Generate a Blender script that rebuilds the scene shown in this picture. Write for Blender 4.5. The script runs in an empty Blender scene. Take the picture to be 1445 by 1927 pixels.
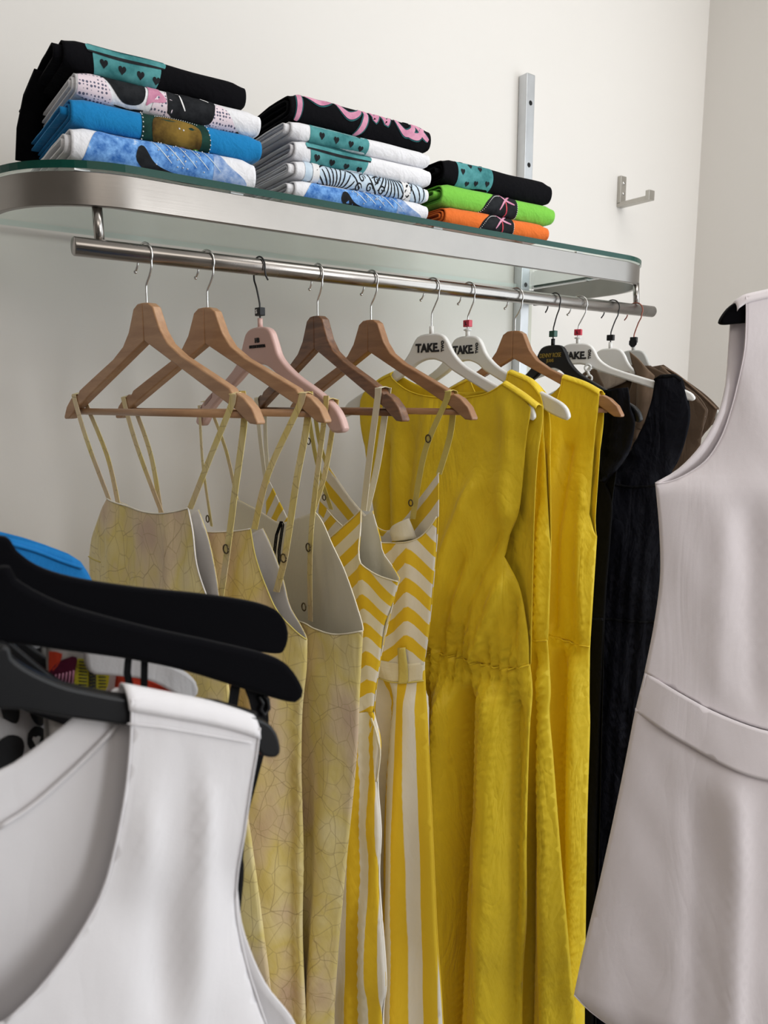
import bpy, bmesh, math, random
from math import sin, cos, pi, radians, atan, sqrt
from mathutils import Vector, Matrix, noise
from mathutils.geometry import delaunay_2d_cdt

random.seed(7)
S = bpy.context.scene
COL = S.collection
IMG_W, IMG_H = 1445.0, 1927.0

# ------------------------------------------------------------------ camera
FPX = 1409.0
CX, CY = IMG_W / 2, IMG_H / 2
CAM = Vector((-0.26779, -1.07346, 1.5))
PITCH = atan(210 / FPX)
YAW = radians(54.24)
FH = Vector((cos(YAW), sin(YAW), 0))
RT = Vector((sin(YAW), -cos(YAW), 0))
FW = FH * cos(PITCH) - Vector((0, 0, 1)) * sin(PITCH)
UP = FH * sin(PITCH) + Vector((0, 0, 1)) * cos(PITCH)
cd = bpy.data.cameras.new('camera')
cd.sensor_fit = 'HORIZONTAL'
cd.sensor_width = 36.0
cd.lens = 36.0 * FPX / IMG_W
cd.clip_start = 0.02
cd.dof.use_dof = True
cd.dof.focus_distance = 1.25
cd.dof.aperture_fstop = 13
cam = bpy.data.objects.new('camera', cd)
COL.objects.link(cam)
cam.matrix_world = Matrix(((RT.x, UP.x, -FW.x, CAM.x), (RT.y, UP.y, -FW.y, CAM.y),
                           (RT.z, UP.z, -FW.z, CAM.z), (0, 0, 0, 1)))
S.camera = cam

# ------------------------------------------------------------------ light
S.view_settings.view_transform = 'Standard'
S.view_settings.look = 'None'
S.view_settings.exposure = 0.0
S.view_settings.gamma = 1.0
S.view_settings.use_curve_mapping = False
W = bpy.data.worlds.new('daylight')
S.world = W
W.use_nodes = True
bg = W.node_tree.nodes['Background']
bg.inputs['Color'].default_value = (0.86, 0.93, 1.0, 1)
bg.inputs['Strength'].default_value = 0.7


def area(name, loc, target, sx, sy, power, col):
    l = bpy.data.lights.new(name, 'AREA')
    l.shape = 'RECTANGLE'
    l.size, l.size_y = sx, sy
    l.energy = power
    l.color = col
    o = bpy.data.objects.new(name, l)
    COL.objects.link(o)
    o.location = loc
    o.rotation_euler = (Vector(target) - Vector(loc)).to_track_quat('-Z', 'Z').to_euler()
    return o


# daylight through the shop window in the side wall (x = 2.1, nearer the viewer than the frame shows)
area('window_daylight', (2.06, -1.75, 1.7), (0.3, -1.0, 1.4), 2.5, 2.2, 34, (0.92, 0.97, 1.0))
# added fill light behind the viewer, in front of the closed wall
area('rear_fill', (1.25, -3.9, 1.8), (1.5, 0.4, 1.6), 0.8, 2.3, 44, (0.98, 0.99, 1.0))
# added ceiling fill lights: one for the upper wall, one for garment fronts
area('ceiling_fill', (1.1, -0.85, 3.2), (0.9, -0.5, 0.0), 1.4, 0.7, 11, (1.0, 0.98, 0.95))
area('ceiling_fill_2', (-0.5, -2.5, 3.1), (0.3, -0.4, 1.3), 2.0, 1.4, 20, (1.0, 0.92, 0.84))

# ------------------------------------------------------------------ helpers
ZR = 1.70121          # axis height of the hanging rail
YW = 0.4333           # face of the back wall


def ray(px, py):
    return FW + RT * ((px - CX) / FPX) + UP * ((CY - py) / FPX)


def tag(o, label=None, cat=None, group=None, kind=None):
    if label: o['label'] = label
    if cat: o['category'] = cat
    if group: o['group'] = group
    if kind: o['kind'] = kind
    return o


def link(name, me, mats, parent=None, smooth=True):
    o = bpy.data.objects.new(name, me)
    COL.objects.link(o)
    if not isinstance(mats, (list, tuple)): mats = [mats]
    for m in mats: me.materials.append(m)
    if parent is not None: o.parent = parent
    if smooth:
        for p in me.polygons: p.use_smooth = True
    return o


def empty(name, M):
    o = bpy.data.objects.new(name, None)
    o.empty_display_size = 0.05
    COL.objects.link(o)
    o.matrix_world = M
    return o


def bm_obj(name, bm, mats, parent=None, smooth=False):
    bmesh.ops.recalc_face_normals(bm, faces=bm.faces[:])
    me = bpy.data.meshes.new(name)
    bm.to_mesh(me)
    bm.free()
    return link(name, me, mats, parent, smooth)


def bevel_mod(o, w, seg=2, ang=35):
    m = o.modifiers.new('bevel', 'BEVEL')
    m.width = w
    m.segments = seg
    m.limit_method = 'ANGLE'
    m.angle_limit = radians(ang)
    return o


def box(bm, x0, x1, y0, y1, z0, z1):
    v = [bm.verts.new(p) for p in ((x0, y0, z0), (x1, y0, z0), (x1, y1, z0), (x0, y1, z0),
                                   (x0, y0, z1), (x1, y0, z1), (x1, y1, z1), (x0, y1, z1))]
    for f in ((0, 3, 2, 1), (4, 5, 6, 7), (0, 1, 5, 4), (1, 2, 6, 5), (2, 3, 7, 6), (3, 0, 4, 7)):
        bm.faces.new([v[i] for i in f])


def box_obj(name, dims, mat, parent=None, bev=0.0):
    bm = bmesh.new()
    box(bm, *dims)
    o = bm_obj(name, bm, mat, parent)
    if bev: bevel_mod(o, bev)
    return o


def tube_bm(bm, pts, r, n=10, cap=True):
    pts = [Vector(p) for p in pts]
    rr = r if isinstance(r, (list, tuple)) else [r] * len(pts)
    t0 = (pts[1] - pts[0]).normalized()
    ref = Vector((0, 0, 1)) if abs(t0.z) < 0.9 else Vector((1, 0, 0))
    nrm = t0.cross(ref).normalized()
    rings = []
    for i, p in enumerate(pts):
        a = pts[max(i - 1, 0)]
        b = pts[min(i + 1, len(pts) - 1)]
        t = (b - a).normalized()
        nrm = (nrm - t * nrm.dot(t)).normalized()
        bn = t.cross(nrm)
        rings.append([bm.verts.new(p + (nrm * cos(2 * pi * k / n) + bn * sin(2 * pi * k / n)) * rr[i]) for k in range(n)])
    for i in range(len(rings) - 1):
        for k in range(n):
            bm.faces.new((rings[i][k], rings[i][(k + 1) % n], rings[i + 1][(k + 1) % n], rings[i + 1][k]))
    if cap:
        bm.faces.new(rings[0][::-1])
        bm.faces.new(rings[-1])


def tube(name, pts, r, mat, parent=None, n=10):
    bm = bmesh.new()
    tube_bm(bm, pts, r, n)
    return bm_obj(name, bm, mat, parent, True)


def catmull(pts, step):
    """dense spline through pts (open)"""
    out = []
    n = len(pts)
    for i in range(n - 1):
        p0 = pts[max(i - 1, 0)]; p1 = pts[i]; p2 = pts[i + 1]; p3 = pts[min(i + 2, n - 1)]
        d = (Vector(p2) - Vector(p1)).length
        k = max(1, int(math.ceil(d / step)))
        for j in range(k):
            t = j / k
            out.append(tuple(0.5 * ((2 * b) + (-a + c) * t + (2 * a - 5 * b + 4 * c - e) * t * t + (-a + 3 * b - 3 * c + e) * t ** 3)
                             for a, b, c, e in zip(p0, p1, p2, p3)))
    out.append(tuple(pts[-1]))
    return out


def outline_dense(pts, step):
    """closed outline; points (a, b) smooth or (a, b, 1) corner -> dense loop"""
    n = len(pts)
    cs = [i for i, p in enumerate(pts) if len(p) > 2 and p[2]]
    P = [(p[0], p[1]) for p in pts]
    if not cs: cs = [0]
    loop = []
    for a, i in enumerate(cs):
        j = cs[(a + 1) % len(cs)]
        idx = [i]
        k = i
        while True:
            k = (k + 1) % n
            idx.append(k)
            if k == j: break
        loop += catmull([P[q] for q in idx], step)[:-1]
    return loop


def in_poly(x, y, L):
    c = False
    j = len(L) - 1
    for i in range(len(L)):
        xi, yi = L[i]
        xj, yj = L[j]
        if (yi > y) != (yj > y) and x < (xj - xi) * (y - yi) / (yj - yi) + xi: c = not c
        j = i
    return c


def fill(loop, grid):
    """triangulate a closed 2D loop with interior grid points -> verts, faces"""
    xs = [p[0] for p in loop]; ys = [p[1] for p in loop]
    pts = [Vector(p) for p in loop]
    n = len(pts)
    if grid:
        x = min(xs) + grid * 0.5
        r = 0
        cell = {}
        for p in loop: cell.setdefault((int(p[0] / grid), int(p[1] / grid)), []).append(p)
        y = min(ys) + grid * 0.5
        while y < max(ys):
            x = min(xs) + (grid * 0.5 if r % 2 else grid)
            while x < max(xs):
                if in_poly(x, y, loop):
                    ci, cj = int(x / grid), int(y / grid)
                    ok = True
                    for a in (-1, 0, 1):
                        for b in (-1, 0, 1):
                            for q in cell.get((ci + a, cj + b), ()):
                                if (q[0] - x) ** 2 + (q[1] - y) ** 2 < (grid * 0.45) ** 2: ok = False
                    if ok: pts.append(Vector((x, y)))
                x += grid
            y += grid
            r += 1
        area2 = sum(loop[i][0] * loop[(i + 1) % n][1] - loop[(i + 1) % n][0] * loop[i][1] for i in range(n))
        sg = 1 if area2 > 0 else -1
        ins = []
        for i in range(n):
            a, b = loop[i - 1], loop[(i + 1) % n]
            d = Vector((b[0] - a[0], b[1] - a[1]))
            if d.length < 1e-9: continue
            d.normalize()
            q = (loop[i][0] - sg * d.y * grid * .35, loop[i][1] + sg * d.x * grid * .35)
            if in_poly(q[0], q[1], loop) and all((q[0] - r_[0]) ** 2 + (q[1] - r_[1]) ** 2 > (grid * .3) ** 2 for r_ in ins[-3:]):
                ins.append(q)
        pts = pts[:n] + [Vector(q) for q in ins] + [p for p in pts[n:] if all((p.x - q[0]) ** 2 + (p.y - q[1]) ** 2 > (grid * .5) ** 2 for q in ins)]
    edges = [(i, (i + 1) % n) for i in range(n)]
    v, e, f, _, _, _ = delaunay_2d_cdt(pts, edges, [], 1, 1e-6)
    return [(p.x, p.y) for p in v], [list(t) for t in f]


def lerp_tab(tab, x):
    if x <= tab[0][0]: return tab[0][1]
    for (a, b), (c, d) in zip(tab, tab[1:]):
        if x <= c: return b + (d - b) * (x - a) / (c - a) if c > a else d
    return tab[-1][1]


def sstep(a, b, x):
    t = max(0.0, min(1.0, (x - a) / (b - a)))
    return t * t * (3 - 2 * t)


class Frame:
    """vertical plane a garment hangs in: local x along the hanger, y away from the viewer's side, z up, origin on the rail axis"""
    def __init__(s, O, yaw):
        s.O = Vector(O)
        y = radians(yaw)
        s.e1 = Vector((sin(y), -cos(y), 0))
        s.e2 = Vector((cos(y), sin(y), 0))
        s.M = Matrix(((s.e1.x, s.e2.x, 0, O[0]), (s.e1.y, s.e2.y, 0, O[1]), (0, 0, 1, O[2]), (0, 0, 0, 1)))

    def px(s, x, y, off=0.0):
        r = ray(x, y)
        t = ((s.O + s.e2 * off - CAM).dot(s.e2)) / r.dot(s.e2)
        P = CAM + r * t - s.O
        return (P.dot(s.e1), P.z)

    def pts(s, L, off=0.0):
        return [s.px(p[0], p[1], off) + tuple(p[2:]) for p in L]


# ------------------------------------------------------------------ materials
MATS = {}


def new_mat(name):
    m = bpy.data.materials.new(name)
    m.use_nodes = True
    nt = m.node_tree
    b = nt.nodes['Principled BSDF']
    return m, nt, b


def N(nt, t, **kw):
    n = nt.nodes.new(t)
    for k, v in kw.items():
        if k in n.inputs.keys(): n.inputs[k].default_value = v
        else: setattr(n, k, v)
    return n


def ramp(nt, stops, interp='LINEAR'):
    n = nt.nodes.new('ShaderNodeValToRGB')
    n.color_ramp.interpolation = interp
    el = n.color_ramp.elements
    while len(el) < len(stops): el.new(0.5)
    for e, (p, c) in zip(el, stops):
        e.position = p
        e.color = tuple(c) + (1,) if len(c) == 3 else c
    return n


def coords(nt, sx, sy, sz, space='Object'):
    tc = N(nt, 'ShaderNodeTexCoord')
    mp = N(nt, 'ShaderNodeMapping')
    mp.inputs['Scale'].default_value = (sx, sy, sz)
    nt.links.new(tc.outputs[space], mp.inputs['Vector'])
    return mp.outputs['Vector']


def bump(nt, b, hgt, strength, dist):
    bn = N(nt, 'ShaderNodeBump')
    bn.inputs['Strength'].default_value = strength
    bn.inputs['Distance'].default_value = dist
    nt.links.new(hgt, bn.inputs['Height'])
    nt.links.new(bn.outputs['Normal'], b.inputs['Normal'])
    return bn


def mix(nt, fac, a, b):
    m = N(nt, 'ShaderNodeMix', data_type='RGBA')
    for sock, v in ((m.inputs[0], fac), (m.inputs[6], a), (m.inputs[7], b)):
        if isinstance(v, (int, float)): sock.default_value = v
        elif isinstance(v, tuple): sock.default_value = v + (1,) if len(v) == 3 else v
        else: nt.links.new(v, sock)
    return m.outputs[2]


def math_n(nt, op, a, b=None):
    m = N(nt, 'ShaderNodeMath', operation=op)
    for sock, v in ((m.inputs[0], a), (m.inputs[1], b)):
        if v is None: continue
        if isinstance(v, (int, float)): sock.default_value = v
        else: nt.links.new(v, sock)
    return m.outputs[0]


def plain(name, col, rough=0.5, metal=0.0, spec=0.5, coat=0.0):
    m, nt, b = new_mat(name)
    b.inputs['Base Color'].default_value = tuple(col) + (1,)
    b.inputs['Roughness'].default_value = rough
    b.inputs['Metallic'].default_value = metal
    b.inputs['Specular IOR Level'].default_value = spec
    b.inputs['Coat Weight'].default_value = coat
    n = N(nt, 'ShaderNodeTexNoise', Scale=90.0)
    bump(nt, b, n.outputs['Fac'], 0.05, 0.001)
    return m


def paint(name, col, var):
    m, nt, b = new_mat(name)
    v = coords(nt, 1, 1, 1)
    n = N(nt, 'ShaderNodeTexNoise', Scale=1.6, Detail=4.0)
    nt.links.new(v, n.inputs['Vector'])
    c2 = tuple(x * var for x in col)
    nt.links.new(mix(nt, n.outputs['Fac'], tuple(col), c2), b.inputs['Base Color'])
    b.inputs['Roughness'].default_value = 0.75
    b.inputs['Specular IOR Level'].default_value = 0.25
    f = N(nt, 'ShaderNodeTexNoise', Scale=55.0, Detail=6.0)
    nt.links.new(v, f.inputs['Vector'])
    bump(nt, b, f.outputs['Fac'], 0.12, 0.002)
    return m


def steel(name, col=(0.285, 0.268, 0.25), rough=0.3, sx=2.0, sz=160.0):
    m, nt, b = new_mat(name)
    v = coords(nt, sx, sx, sz)
    n = N(nt, 'ShaderNodeTexNoise', Scale=3.0, Detail=5.0)
    nt.links.new(v, n.inputs['Vector'])
    v2 = coords(nt, 9, 9, 9)
    n2 = N(nt, 'ShaderNodeTexNoise', Scale=2.0, Detail=5.0)
    nt.links.new(v2, n2.inputs['Vector'])
    b.inputs['Metallic'].default_value = 1.0
    nt.links.new(mix(nt, n2.outputs['Fac'], tuple(c * 0.82 for c in col), tuple(min(1, c * 1.12) for c in col)), b.inputs['Base Color'])
    r = N(nt, 'ShaderNodeMapRange')
    nt.links.new(n2.outputs['Fac'], r.inputs['Value'])
    r.inputs['To Min'].default_value = rough - 0.07
    r.inputs['To Max'].default_value = rough + 0.13
    nt.links.new(r.outputs['Result'], b.inputs['Roughness'])
    bump(nt, b, n.outputs['Fac'], 0.06, 0.001)
    return m


def wood(name, light, dark, scale=1.0, rough=0.42):
    m, nt, b = new_mat(name)
    v = coords(nt, 14 * scale, 90 * scale, 90 * scale)
    n = N(nt, 'ShaderNodeTexNoise', Scale=1.0, Detail=6.0, Distortion=0.6)
    nt.links.new(v, n.inputs['Vector'])
    v3 = coords(nt, 110 * scale, 500, 500)
    n3 = N(nt, 'ShaderNodeTexNoise', Scale=1.0, Detail=3.0)
    nt.links.new(v3, n3.inputs['Vector'])
    r = ramp(nt, [(0.3, dark), (0.68, light)])
    nt.links.new(n.outputs['Fac'], r.inputs['Fac'])
    nt.links.new(mix(nt, math_n(nt, 'MULTIPLY', n3.outputs['Fac'], 0.35), r.outputs['Color'], tuple(c * 0.7 for c in dark)), b.inputs['Base Color'])
    b.inputs['Roughness'].default_value = rough
    b.inputs['Coat Weight'].default_value = 0.15
    bump(nt, b, n3.outputs['Fac'], 0.08, 0.0006)
    return m


def cloth_base(name, rough=0.8, sheen=0.1, wrinkle=0.35, wscale=9.0, wz=0.45, crease=0.5, spec=0.25):
    m, nt, b = new_mat(name)
    b.inputs['Roughness'].default_value = rough
    b.inputs['Specular IOR Level'].default_value = spec
    b.inputs['Sheen Weight'].default_value = sheen
    b.inputs['Sheen Roughness'].default_value = 0.4
    v = coords(nt, 1, 1, wz)
    n = N(nt, 'ShaderNodeTexNoise', Scale=wscale, Detail=5.0, Distortion=0.8)
    n.inputs['Roughness'].default_value = 0.55
    nt.links.new(v, n.inputs['Vector'])
    v2 = coords(nt, 1, 1, 1)
    w = N(nt, 'ShaderNodeTexNoise', Scale=900.0, Detail=1.0)
    nt.links.new(v2, w.inputs['Vector'])
    v3 = coords(nt, 1, 1, wz * 0.8)
    c = N(nt, 'ShaderNodeTexNoise', Scale=wscale * 1.7, Detail=3.0, Distortion=1.6)
    nt.links.new(v3, c.inputs['Vector'])
    ridge = math_n(nt, 'ABSOLUTE', math_n(nt, 'SUBTRACT', c.outputs['Fac'], 0.5))
    h = math_n(nt, 'ADD', n.outputs['Fac'], math_n(nt, 'MULTIPLY', w.outputs['Fac'], 0.02))
    h = math_n(nt, 'ADD', h, math_n(nt, 'MULTIPLY', ridge, crease))
    bump(nt, b, h, wrinkle, 0.02)
    return m, nt, b


def cloth(name, col, var=0.92, **kw):
    m, nt, b = cloth_base(name, **kw)
    v = coords(nt, 1, 1, 1)
    n = N(nt, 'ShaderNodeTexNoise', Scale=260.0, Detail=2.0)
    nt.links.new(v, n.inputs['Vector'])
    nt.links.new(mix(nt, n.outputs['Fac'], tuple(col), tuple(c * var for c in col)), b.inputs['Base Color'])
    return m


def vein_cloth(name):
    m, nt, b = cloth_base(name, rough=0.5, sheen=0.15, wrinkle=0.22)
    v = coords(nt, 1.0, 1.0, 0.62)
    d = N(nt, 'ShaderNodeTexNoise', Scale=7.0, Detail=3.0)
    nt.links.new(v, d.inputs['Vector'])
    vv = N(nt, 'ShaderNodeVectorMath', operation='MULTIPLY_ADD')
    nt.links.new(d.outputs['Color'], vv.inputs[0])
    vv.inputs[1].default_value = (0.045, 0.0, 0.045)
    nt.links.new(v, vv.inputs[2])
    sx = N(nt, 'ShaderNodeSeparateXYZ')
    nt.links.new(vv.outputs[0], sx.inputs[0])
    flat = N(nt, 'ShaderNodeCombineXYZ')
    nt.links.new(sx.outputs[0], flat.inputs[0])
    nt.links.new(sx.outputs[2], flat.inputs[1])

    def veins(scale, w):
        vo = N(nt, 'ShaderNodeTexVoronoi', feature='DISTANCE_TO_EDGE', voronoi_dimensions='2D', Scale=scale)
        nt.links.new(flat.outputs[0], vo.inputs['Vector'])
        mr = N(nt, 'ShaderNodeMapRange')
        mr.inputs['From Min'].default_value = w * 0.45
        mr.inputs['From Max'].default_value = w
        mr.inputs['To Min'].default_value = 1.0
        mr.inputs['To Max'].default_value = 0.0
        nt.links.new(vo.outputs['Distance'], mr.inputs['Value'])
        return mr.outputs['Result']
    big, small = veins(19.0, 0.013), veins(52.0, 0.040)
    cn = N(nt, 'ShaderNodeTexNoise', Scale=10.0, Detail=3.0)
    nt.links.new(v, cn.inputs['Vector'])
    r = ramp(nt, [(0.30, (0.62, 0.46, 0.34)), (0.42, (0.74, 0.60, 0.36)), (0.51, (0.74, 0.61, 0.22)), (0.60, (0.80, 0.69, 0.36)), (0.74, (0.74, 0.58, 0.46))])
    nt.links.new(cn.outputs['Fac'], r.inputs['Fac'])
    c1 = mix(nt, math_n(nt, 'MULTIPLY', small, 0.36), r.outputs['Color'], (0.42, 0.31, 0.14))
    c2 = mix(nt, math_n(nt, 'MULTIPLY', big, 0.4), c1, (0.30, 0.20, 0.10))
    nt.links.new(c2, b.inputs['Base Color'])
    return m


def stripe_cloth(name, c1, c2):
    m, nt, b = cloth_base(name, rough=0.75, wrinkle=0.2)
    uv = N(nt, 'ShaderNodeUVMap')
    sp = N(nt, 'ShaderNodeSeparateXYZ')
    nt.links.new(uv.outputs['UV'], sp.inputs[0])
    fr = math_n(nt, 'FRACT', sp.outputs[0])
    r = ramp(nt, [(0.0, c1), (0.485, c1), (0.515, c2), (1.0, c2)])
    nt.links.new(fr, r.inputs['Fac'])
    nt.links.new(r.outputs['Color'], b.inputs['Base Color'])
    return m


def glass_sheet(name):
    m, nt, b = new_mat(name)
    nt.nodes.remove(b)
    out = nt.nodes['Material Output']
    tr = N(nt, 'ShaderNodeBsdfTransparent')
    tr.inputs['Color'].default_value = (0.93, 0.975, 0.955, 1)
    gl = N(nt, 'ShaderNodeBsdfGlossy')
    gl.inputs['Roughness'].default_value = 0.02
    fz = N(nt, 'ShaderNodeFresnel', IOR=1.45)
    ms = N(nt, 'ShaderNodeMixShader')
    ge = N(nt, 'ShaderNodeNewGeometry')
    front = math_n(nt, 'SUBTRACT', 1.0, ge.outputs['Backfacing'])
    nt.links.new(math_n(nt, 'MULTIPLY', fz.outputs[0], front), ms.inputs[0])
    nt.links.new(tr.outputs[0], ms.inputs[1])
    nt.links.new(gl.outputs[0], ms.inputs[2])
    nt.links.new(ms.outputs[0], out.inputs['Surface'])
    return m


WALL = paint('wall_paint', (0.80, 0.775, 0.74), 0.96)
WALL2 = paint('side_wall_paint', (0.80, 0.775, 0.74), 0.97)
FLOOR = paint('floor_screed', (0.26, 0.235, 0.21), 0.8)
STEEL = steel('brushed_steel')
STEEL_RAIL = steel('rail_steel', (0.38, 0.36, 0.34), 0.22, 160.0, 2.0)
STEEL_UP = steel('upright_steel', (0.62, 0.64, 0.66), 0.34, 160, 3)
CHROME = plain('hook_wire', (0.66, 0.66, 0.65), 0.22, 1.0)
BLACKWIRE = plain('black_wire', (0.012, 0.012, 0.013), 0.35)
REDWIRE = plain('copper_wire', (0.30, 0.10, 0.07), 0.3, 0.7)
HOLE = plain('hole_dark', (0.004, 0.004, 0.005), 0.9)
GLASS = glass_sheet('shelf_glass')
GEDGE = plain('glass_edge_green', (0.002, 0.055, 0.040), 0.25, 0, 0.25)
GREAR = plain('glass_rear_edge', (0.70, 0.78, 0.74), 0.2)
BEECH = wood('beech_wood', (0.52, 0.30, 0.155), (0.39, 0.205, 0.10))
WALNUT = wood('walnut_wood', (0.27, 0.125, 0.055), (0.11, 0.045, 0.02), 1.3)
OAK = wood('oak_wood', (0.42, 0.215, 0.10), (0.30, 0.145, 0.065))
PINK = plain('pink_plastic', (0.66, 0.44, 0.40), 0.3)
WHITEP = plain('white_plastic', (0.82, 0.82, 0.80), 0.28)
GREYP = plain('grey_plastic', (0.50, 0.50, 0.48), 0.32)
BLACKP = plain('black_plastic', (0.006, 0.0065, 0.008), 0.38, spec=0.3)
CLEARP = plain('clear_plastic', (0.78, 0.80, 0.80), 0.12)
REDP = plain('red_plastic', (0.55, 0.035, 0.07), 0.35)
GREENP = plain('green_plastic', (0.005, 0.07, 0.05), 0.35)
GOLD = plain('gold_print', (0.50, 0.36, 0.08), 0.35, 0.6)
INK = plain('black_ink', (0.010, 0.010, 0.012), 0.6)
WHITEINK = plain('white_ink', (0.8, 0.8, 0.8), 0.6)
VELVET, _nt, _b = cloth_base('black_velvet', rough=1.0, sheen=0.05, wrinkle=0.02)
_b.inputs['Base Color'].default_value = (0.004, 0.004, 0.005, 1)
_b.inputs['Specular IOR Level'].default_value = 0.02
YELLOW = cloth('yellow_cotton', (0.86, 0.625, 0.026), 0.94, rough=0.50, sheen=0.15, wrinkle=0.55, wscale=7.0, crease=0.9)
VEIN = vein_cloth('leaf_vein_satin')
LINING = cloth('cream_lining', (0.82, 0.78, 0.66), 0.96, rough=0.6, wrinkle=0.2)
LINING2 = cloth('white_lining', (0.84, 0.81, 0.78), 0.96, rough=0.6, wrinkle=0.2)
STRIPE = stripe_cloth('yellow_white_stripe', (0.82, 0.56, 0.03), (0.82, 0.78, 0.70))
STRAPY = cloth('yellow_strap', (0.66, 0.55, 0.16), 0.9)
STRAPW = cloth('cream_strap', (0.80, 0.74, 0.58), 0.95)
BLACKC = cloth('black_cotton', (0.0035, 0.0035, 0.0045), 0.8, rough=0.75, sheen=0.0, wrinkle=0.7, spec=0.12)
NAVYC = cloth('navy_black_cotton', (0.0035, 0.004, 0.008), 0.8, rough=0.7, sheen=0.0, wrinkle=0.8, spec=0.14)
BROWN = cloth('brown_twill', (0.20, 0.135, 0.09), 0.9, rough=0.7)
BROWN2 = cloth('dark_brown_twill', (0.115, 0.075, 0.048), 0.9, rough=0.7)
WHITEJ = cloth('white_jersey', (0.72, 0.705, 0.725), 0.98, rough=0.9, sheen=0.1, wrinkle=0.16, wscale=6)
PINKW = cloth('pinkish_white_cotton', (0.90, 0.84, 0.87), 0.975, rough=0.85, sheen=0.3, wrinkle=0.15, wscale=6)
BLUEC = cloth('bright_blue_cotton', (0.005, 0.16, 0.44), 0.9)
REDC = cloth('red_orange_crepe', (0.75, 0.07, 0.03), 0.9)
SATIN = cloth('grey_white_satin', (0.66, 0.65, 0.66), 0.95, rough=0.4)
RING = plain('strap_ring', (0.10, 0.075, 0.04), 0.3, 0.8)
T_BLACK = cloth('tee_black', (0.0045, 0.0045, 0.006), 0.8, rough=0.9, wrinkle=0.2, wscale=22, wz=1, sheen=0.0, spec=0.08)
T_WHITE = cloth('tee_white', (0.80, 0.80, 0.83), 0.97, rough=0.9, wrinkle=0.25, wscale=22, wz=1)
T_BLUE = cloth('tee_blue', (0.008, 0.21, 0.50), 0.9, rough=0.9, wrinkle=0.25, wscale=22, wz=1)
T_GREEN = cloth('tee_green', (0.20, 0.56, 0.065), 0.92, rough=0.9, wrinkle=0.25, wscale=22, wz=1)
T_ORANGE = cloth('tee_orange', (0.78, 0.17, 0.028), 0.92, rough=0.9, wrinkle=0.25, wscale=22, wz=1)


def print_mat(name, c1, c2, scale, c3=None):
    m, nt, b = new_mat(name)
    v = coords(nt, 1, 1, 1)
    n = N(nt, 'ShaderNodeTexNoise', Scale=scale, Detail=5.0)
    n.inputs['Roughness'].default_value = 0.65
    nt.links.new(v, n.inputs['Vector'])
    st = [(0.35, c1), (0.62, c2)] + ([(0.72, c3)] if c3 else [])
    r = ramp(nt, st)
    nt.links.new(n.outputs['Fac'], r.inputs['Fac'])
    nt.links.new(r.outputs['Color'], b.inputs['Base Color'])
    b.inputs['Roughness'].default_value = 0.8
    b.inputs['Specular IOR Level'].default_value = 0.12
    return m


def dot_mat(name, bgc, dotc, scale, size):
    m, nt, b = new_mat(name)
    v = coords(nt, 1, 0.7, 1)
    vo = N(nt, 'ShaderNodeTexVoronoi', Scale=scale, Randomness=0.25)
    nt.links.new(v, vo.inputs['Vector'])
    r = ramp(nt, [(size, dotc), (size + 0.06, bgc)])
    nt.links.new(vo.outputs['Distance'], r.inputs['Fac'])
    nt.links.new(r.outputs['Color'], b.inputs['Base Color'])
    b.inputs['Roughness'].default_value = 0.7
    return m


P_TEAL = print_mat('print_teal', (0.035, 0.17, 0.18), (0.10, 0.33, 0.34), 30)
P_TEALD = print_mat('print_teal_dark', (0.012, 0.06, 0.07), (0.03, 0.13, 0.14), 30)
P_DENIM = print_mat('print_denim', (0.03, 0.13, 0.42), (0.20, 0.42, 0.80), 75, (0.62, 0.72, 0.85))
P_DENIM2 = print_mat('print_denim_pale', (0.12, 0.24, 0.52), (0.45, 0.55, 0.74), 60, (0.7, 0.74, 0.82))
P_INK = print_mat('print_black', (0.008, 0.009, 0.011), (0.02, 0.022, 0.025), 60)
P_DGREEN = print_mat('print_dark_green', (0.008, 0.03, 0.024), (0.015, 0.06, 0.045), 40)
P_BROWN = print_mat('print_brown', (0.035, 0.018, 0.006), (0.24, 0.15, 0.03), 16)
P_PINK = print_mat('print_pink', (0.52, 0.20, 0.32), (0.68, 0.33, 0.45), 40)
P_PALEBLUE = print_mat('print_pale_blue', (0.42, 0.55, 0.68), (0.62, 0.72, 0.80), 40)
P_DOTS = dot_mat('print_halftone', (0.78, 0.66, 0.72), (0.10, 0.10, 0.16), 210, 0.33)
P_WHITE = print_mat('print_white', (0.72, 0.72, 0.72), (0.8, 0.8, 0.8), 40)
P_RED = print_mat('print_red', (0.45, 0.03, 0.06), (0.6, 0.1, 0.12), 40)


# ------------------------------------------------------------------ the room
def structure(name, dims, mat, label):
    o = box_obj(name, dims, mat)
    tag(o, label, None, None, 'structure')
    return o


XC = 2.10
structure('wall_back', (-2.6, XC + 0.15, YW, YW + 0.15, 0, 3.3), WALL, 'off-white plaster wall behind the clothes rail')
structure('wall_right', (XC, XC + 0.15, -0.42, YW, 0, 3.3), WALL2, 'warm grey-white side wall meeting the back wall')
structure('wall_front', (-2.75, XC + 0.15, -4.15, -4.0, 0, 3.3), paint('front_wall_paint', (0.30, 0.27, 0.24), 0.9), 'beige wall behind the viewer')
bm = bmesh.new()
box(bm, XC, XC + 0.15, -0.44, -0.42, 0, 3.3)
box(bm, XC, XC + 0.15, -4.0, -3.1, 0, 3.3)
box(bm, XC, XC + 0.15, -3.1, -0.44, 2.85, 3.3)
box(bm, XC, XC + 0.15, -3.1, -0.44, 0, 0.35)
tag(bm_obj('window_1', bm, WALL2), 'shop window opening in the side wall', None, None, 'structure')
structure('wall_left', (-2.75, -2.6, -4.0, YW + 0.15, 0, 3.3), paint('end_wall_paint', (0.32, 0.29, 0.26), 0.9), 'plain off-white wall at the far end of the shop')
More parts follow.
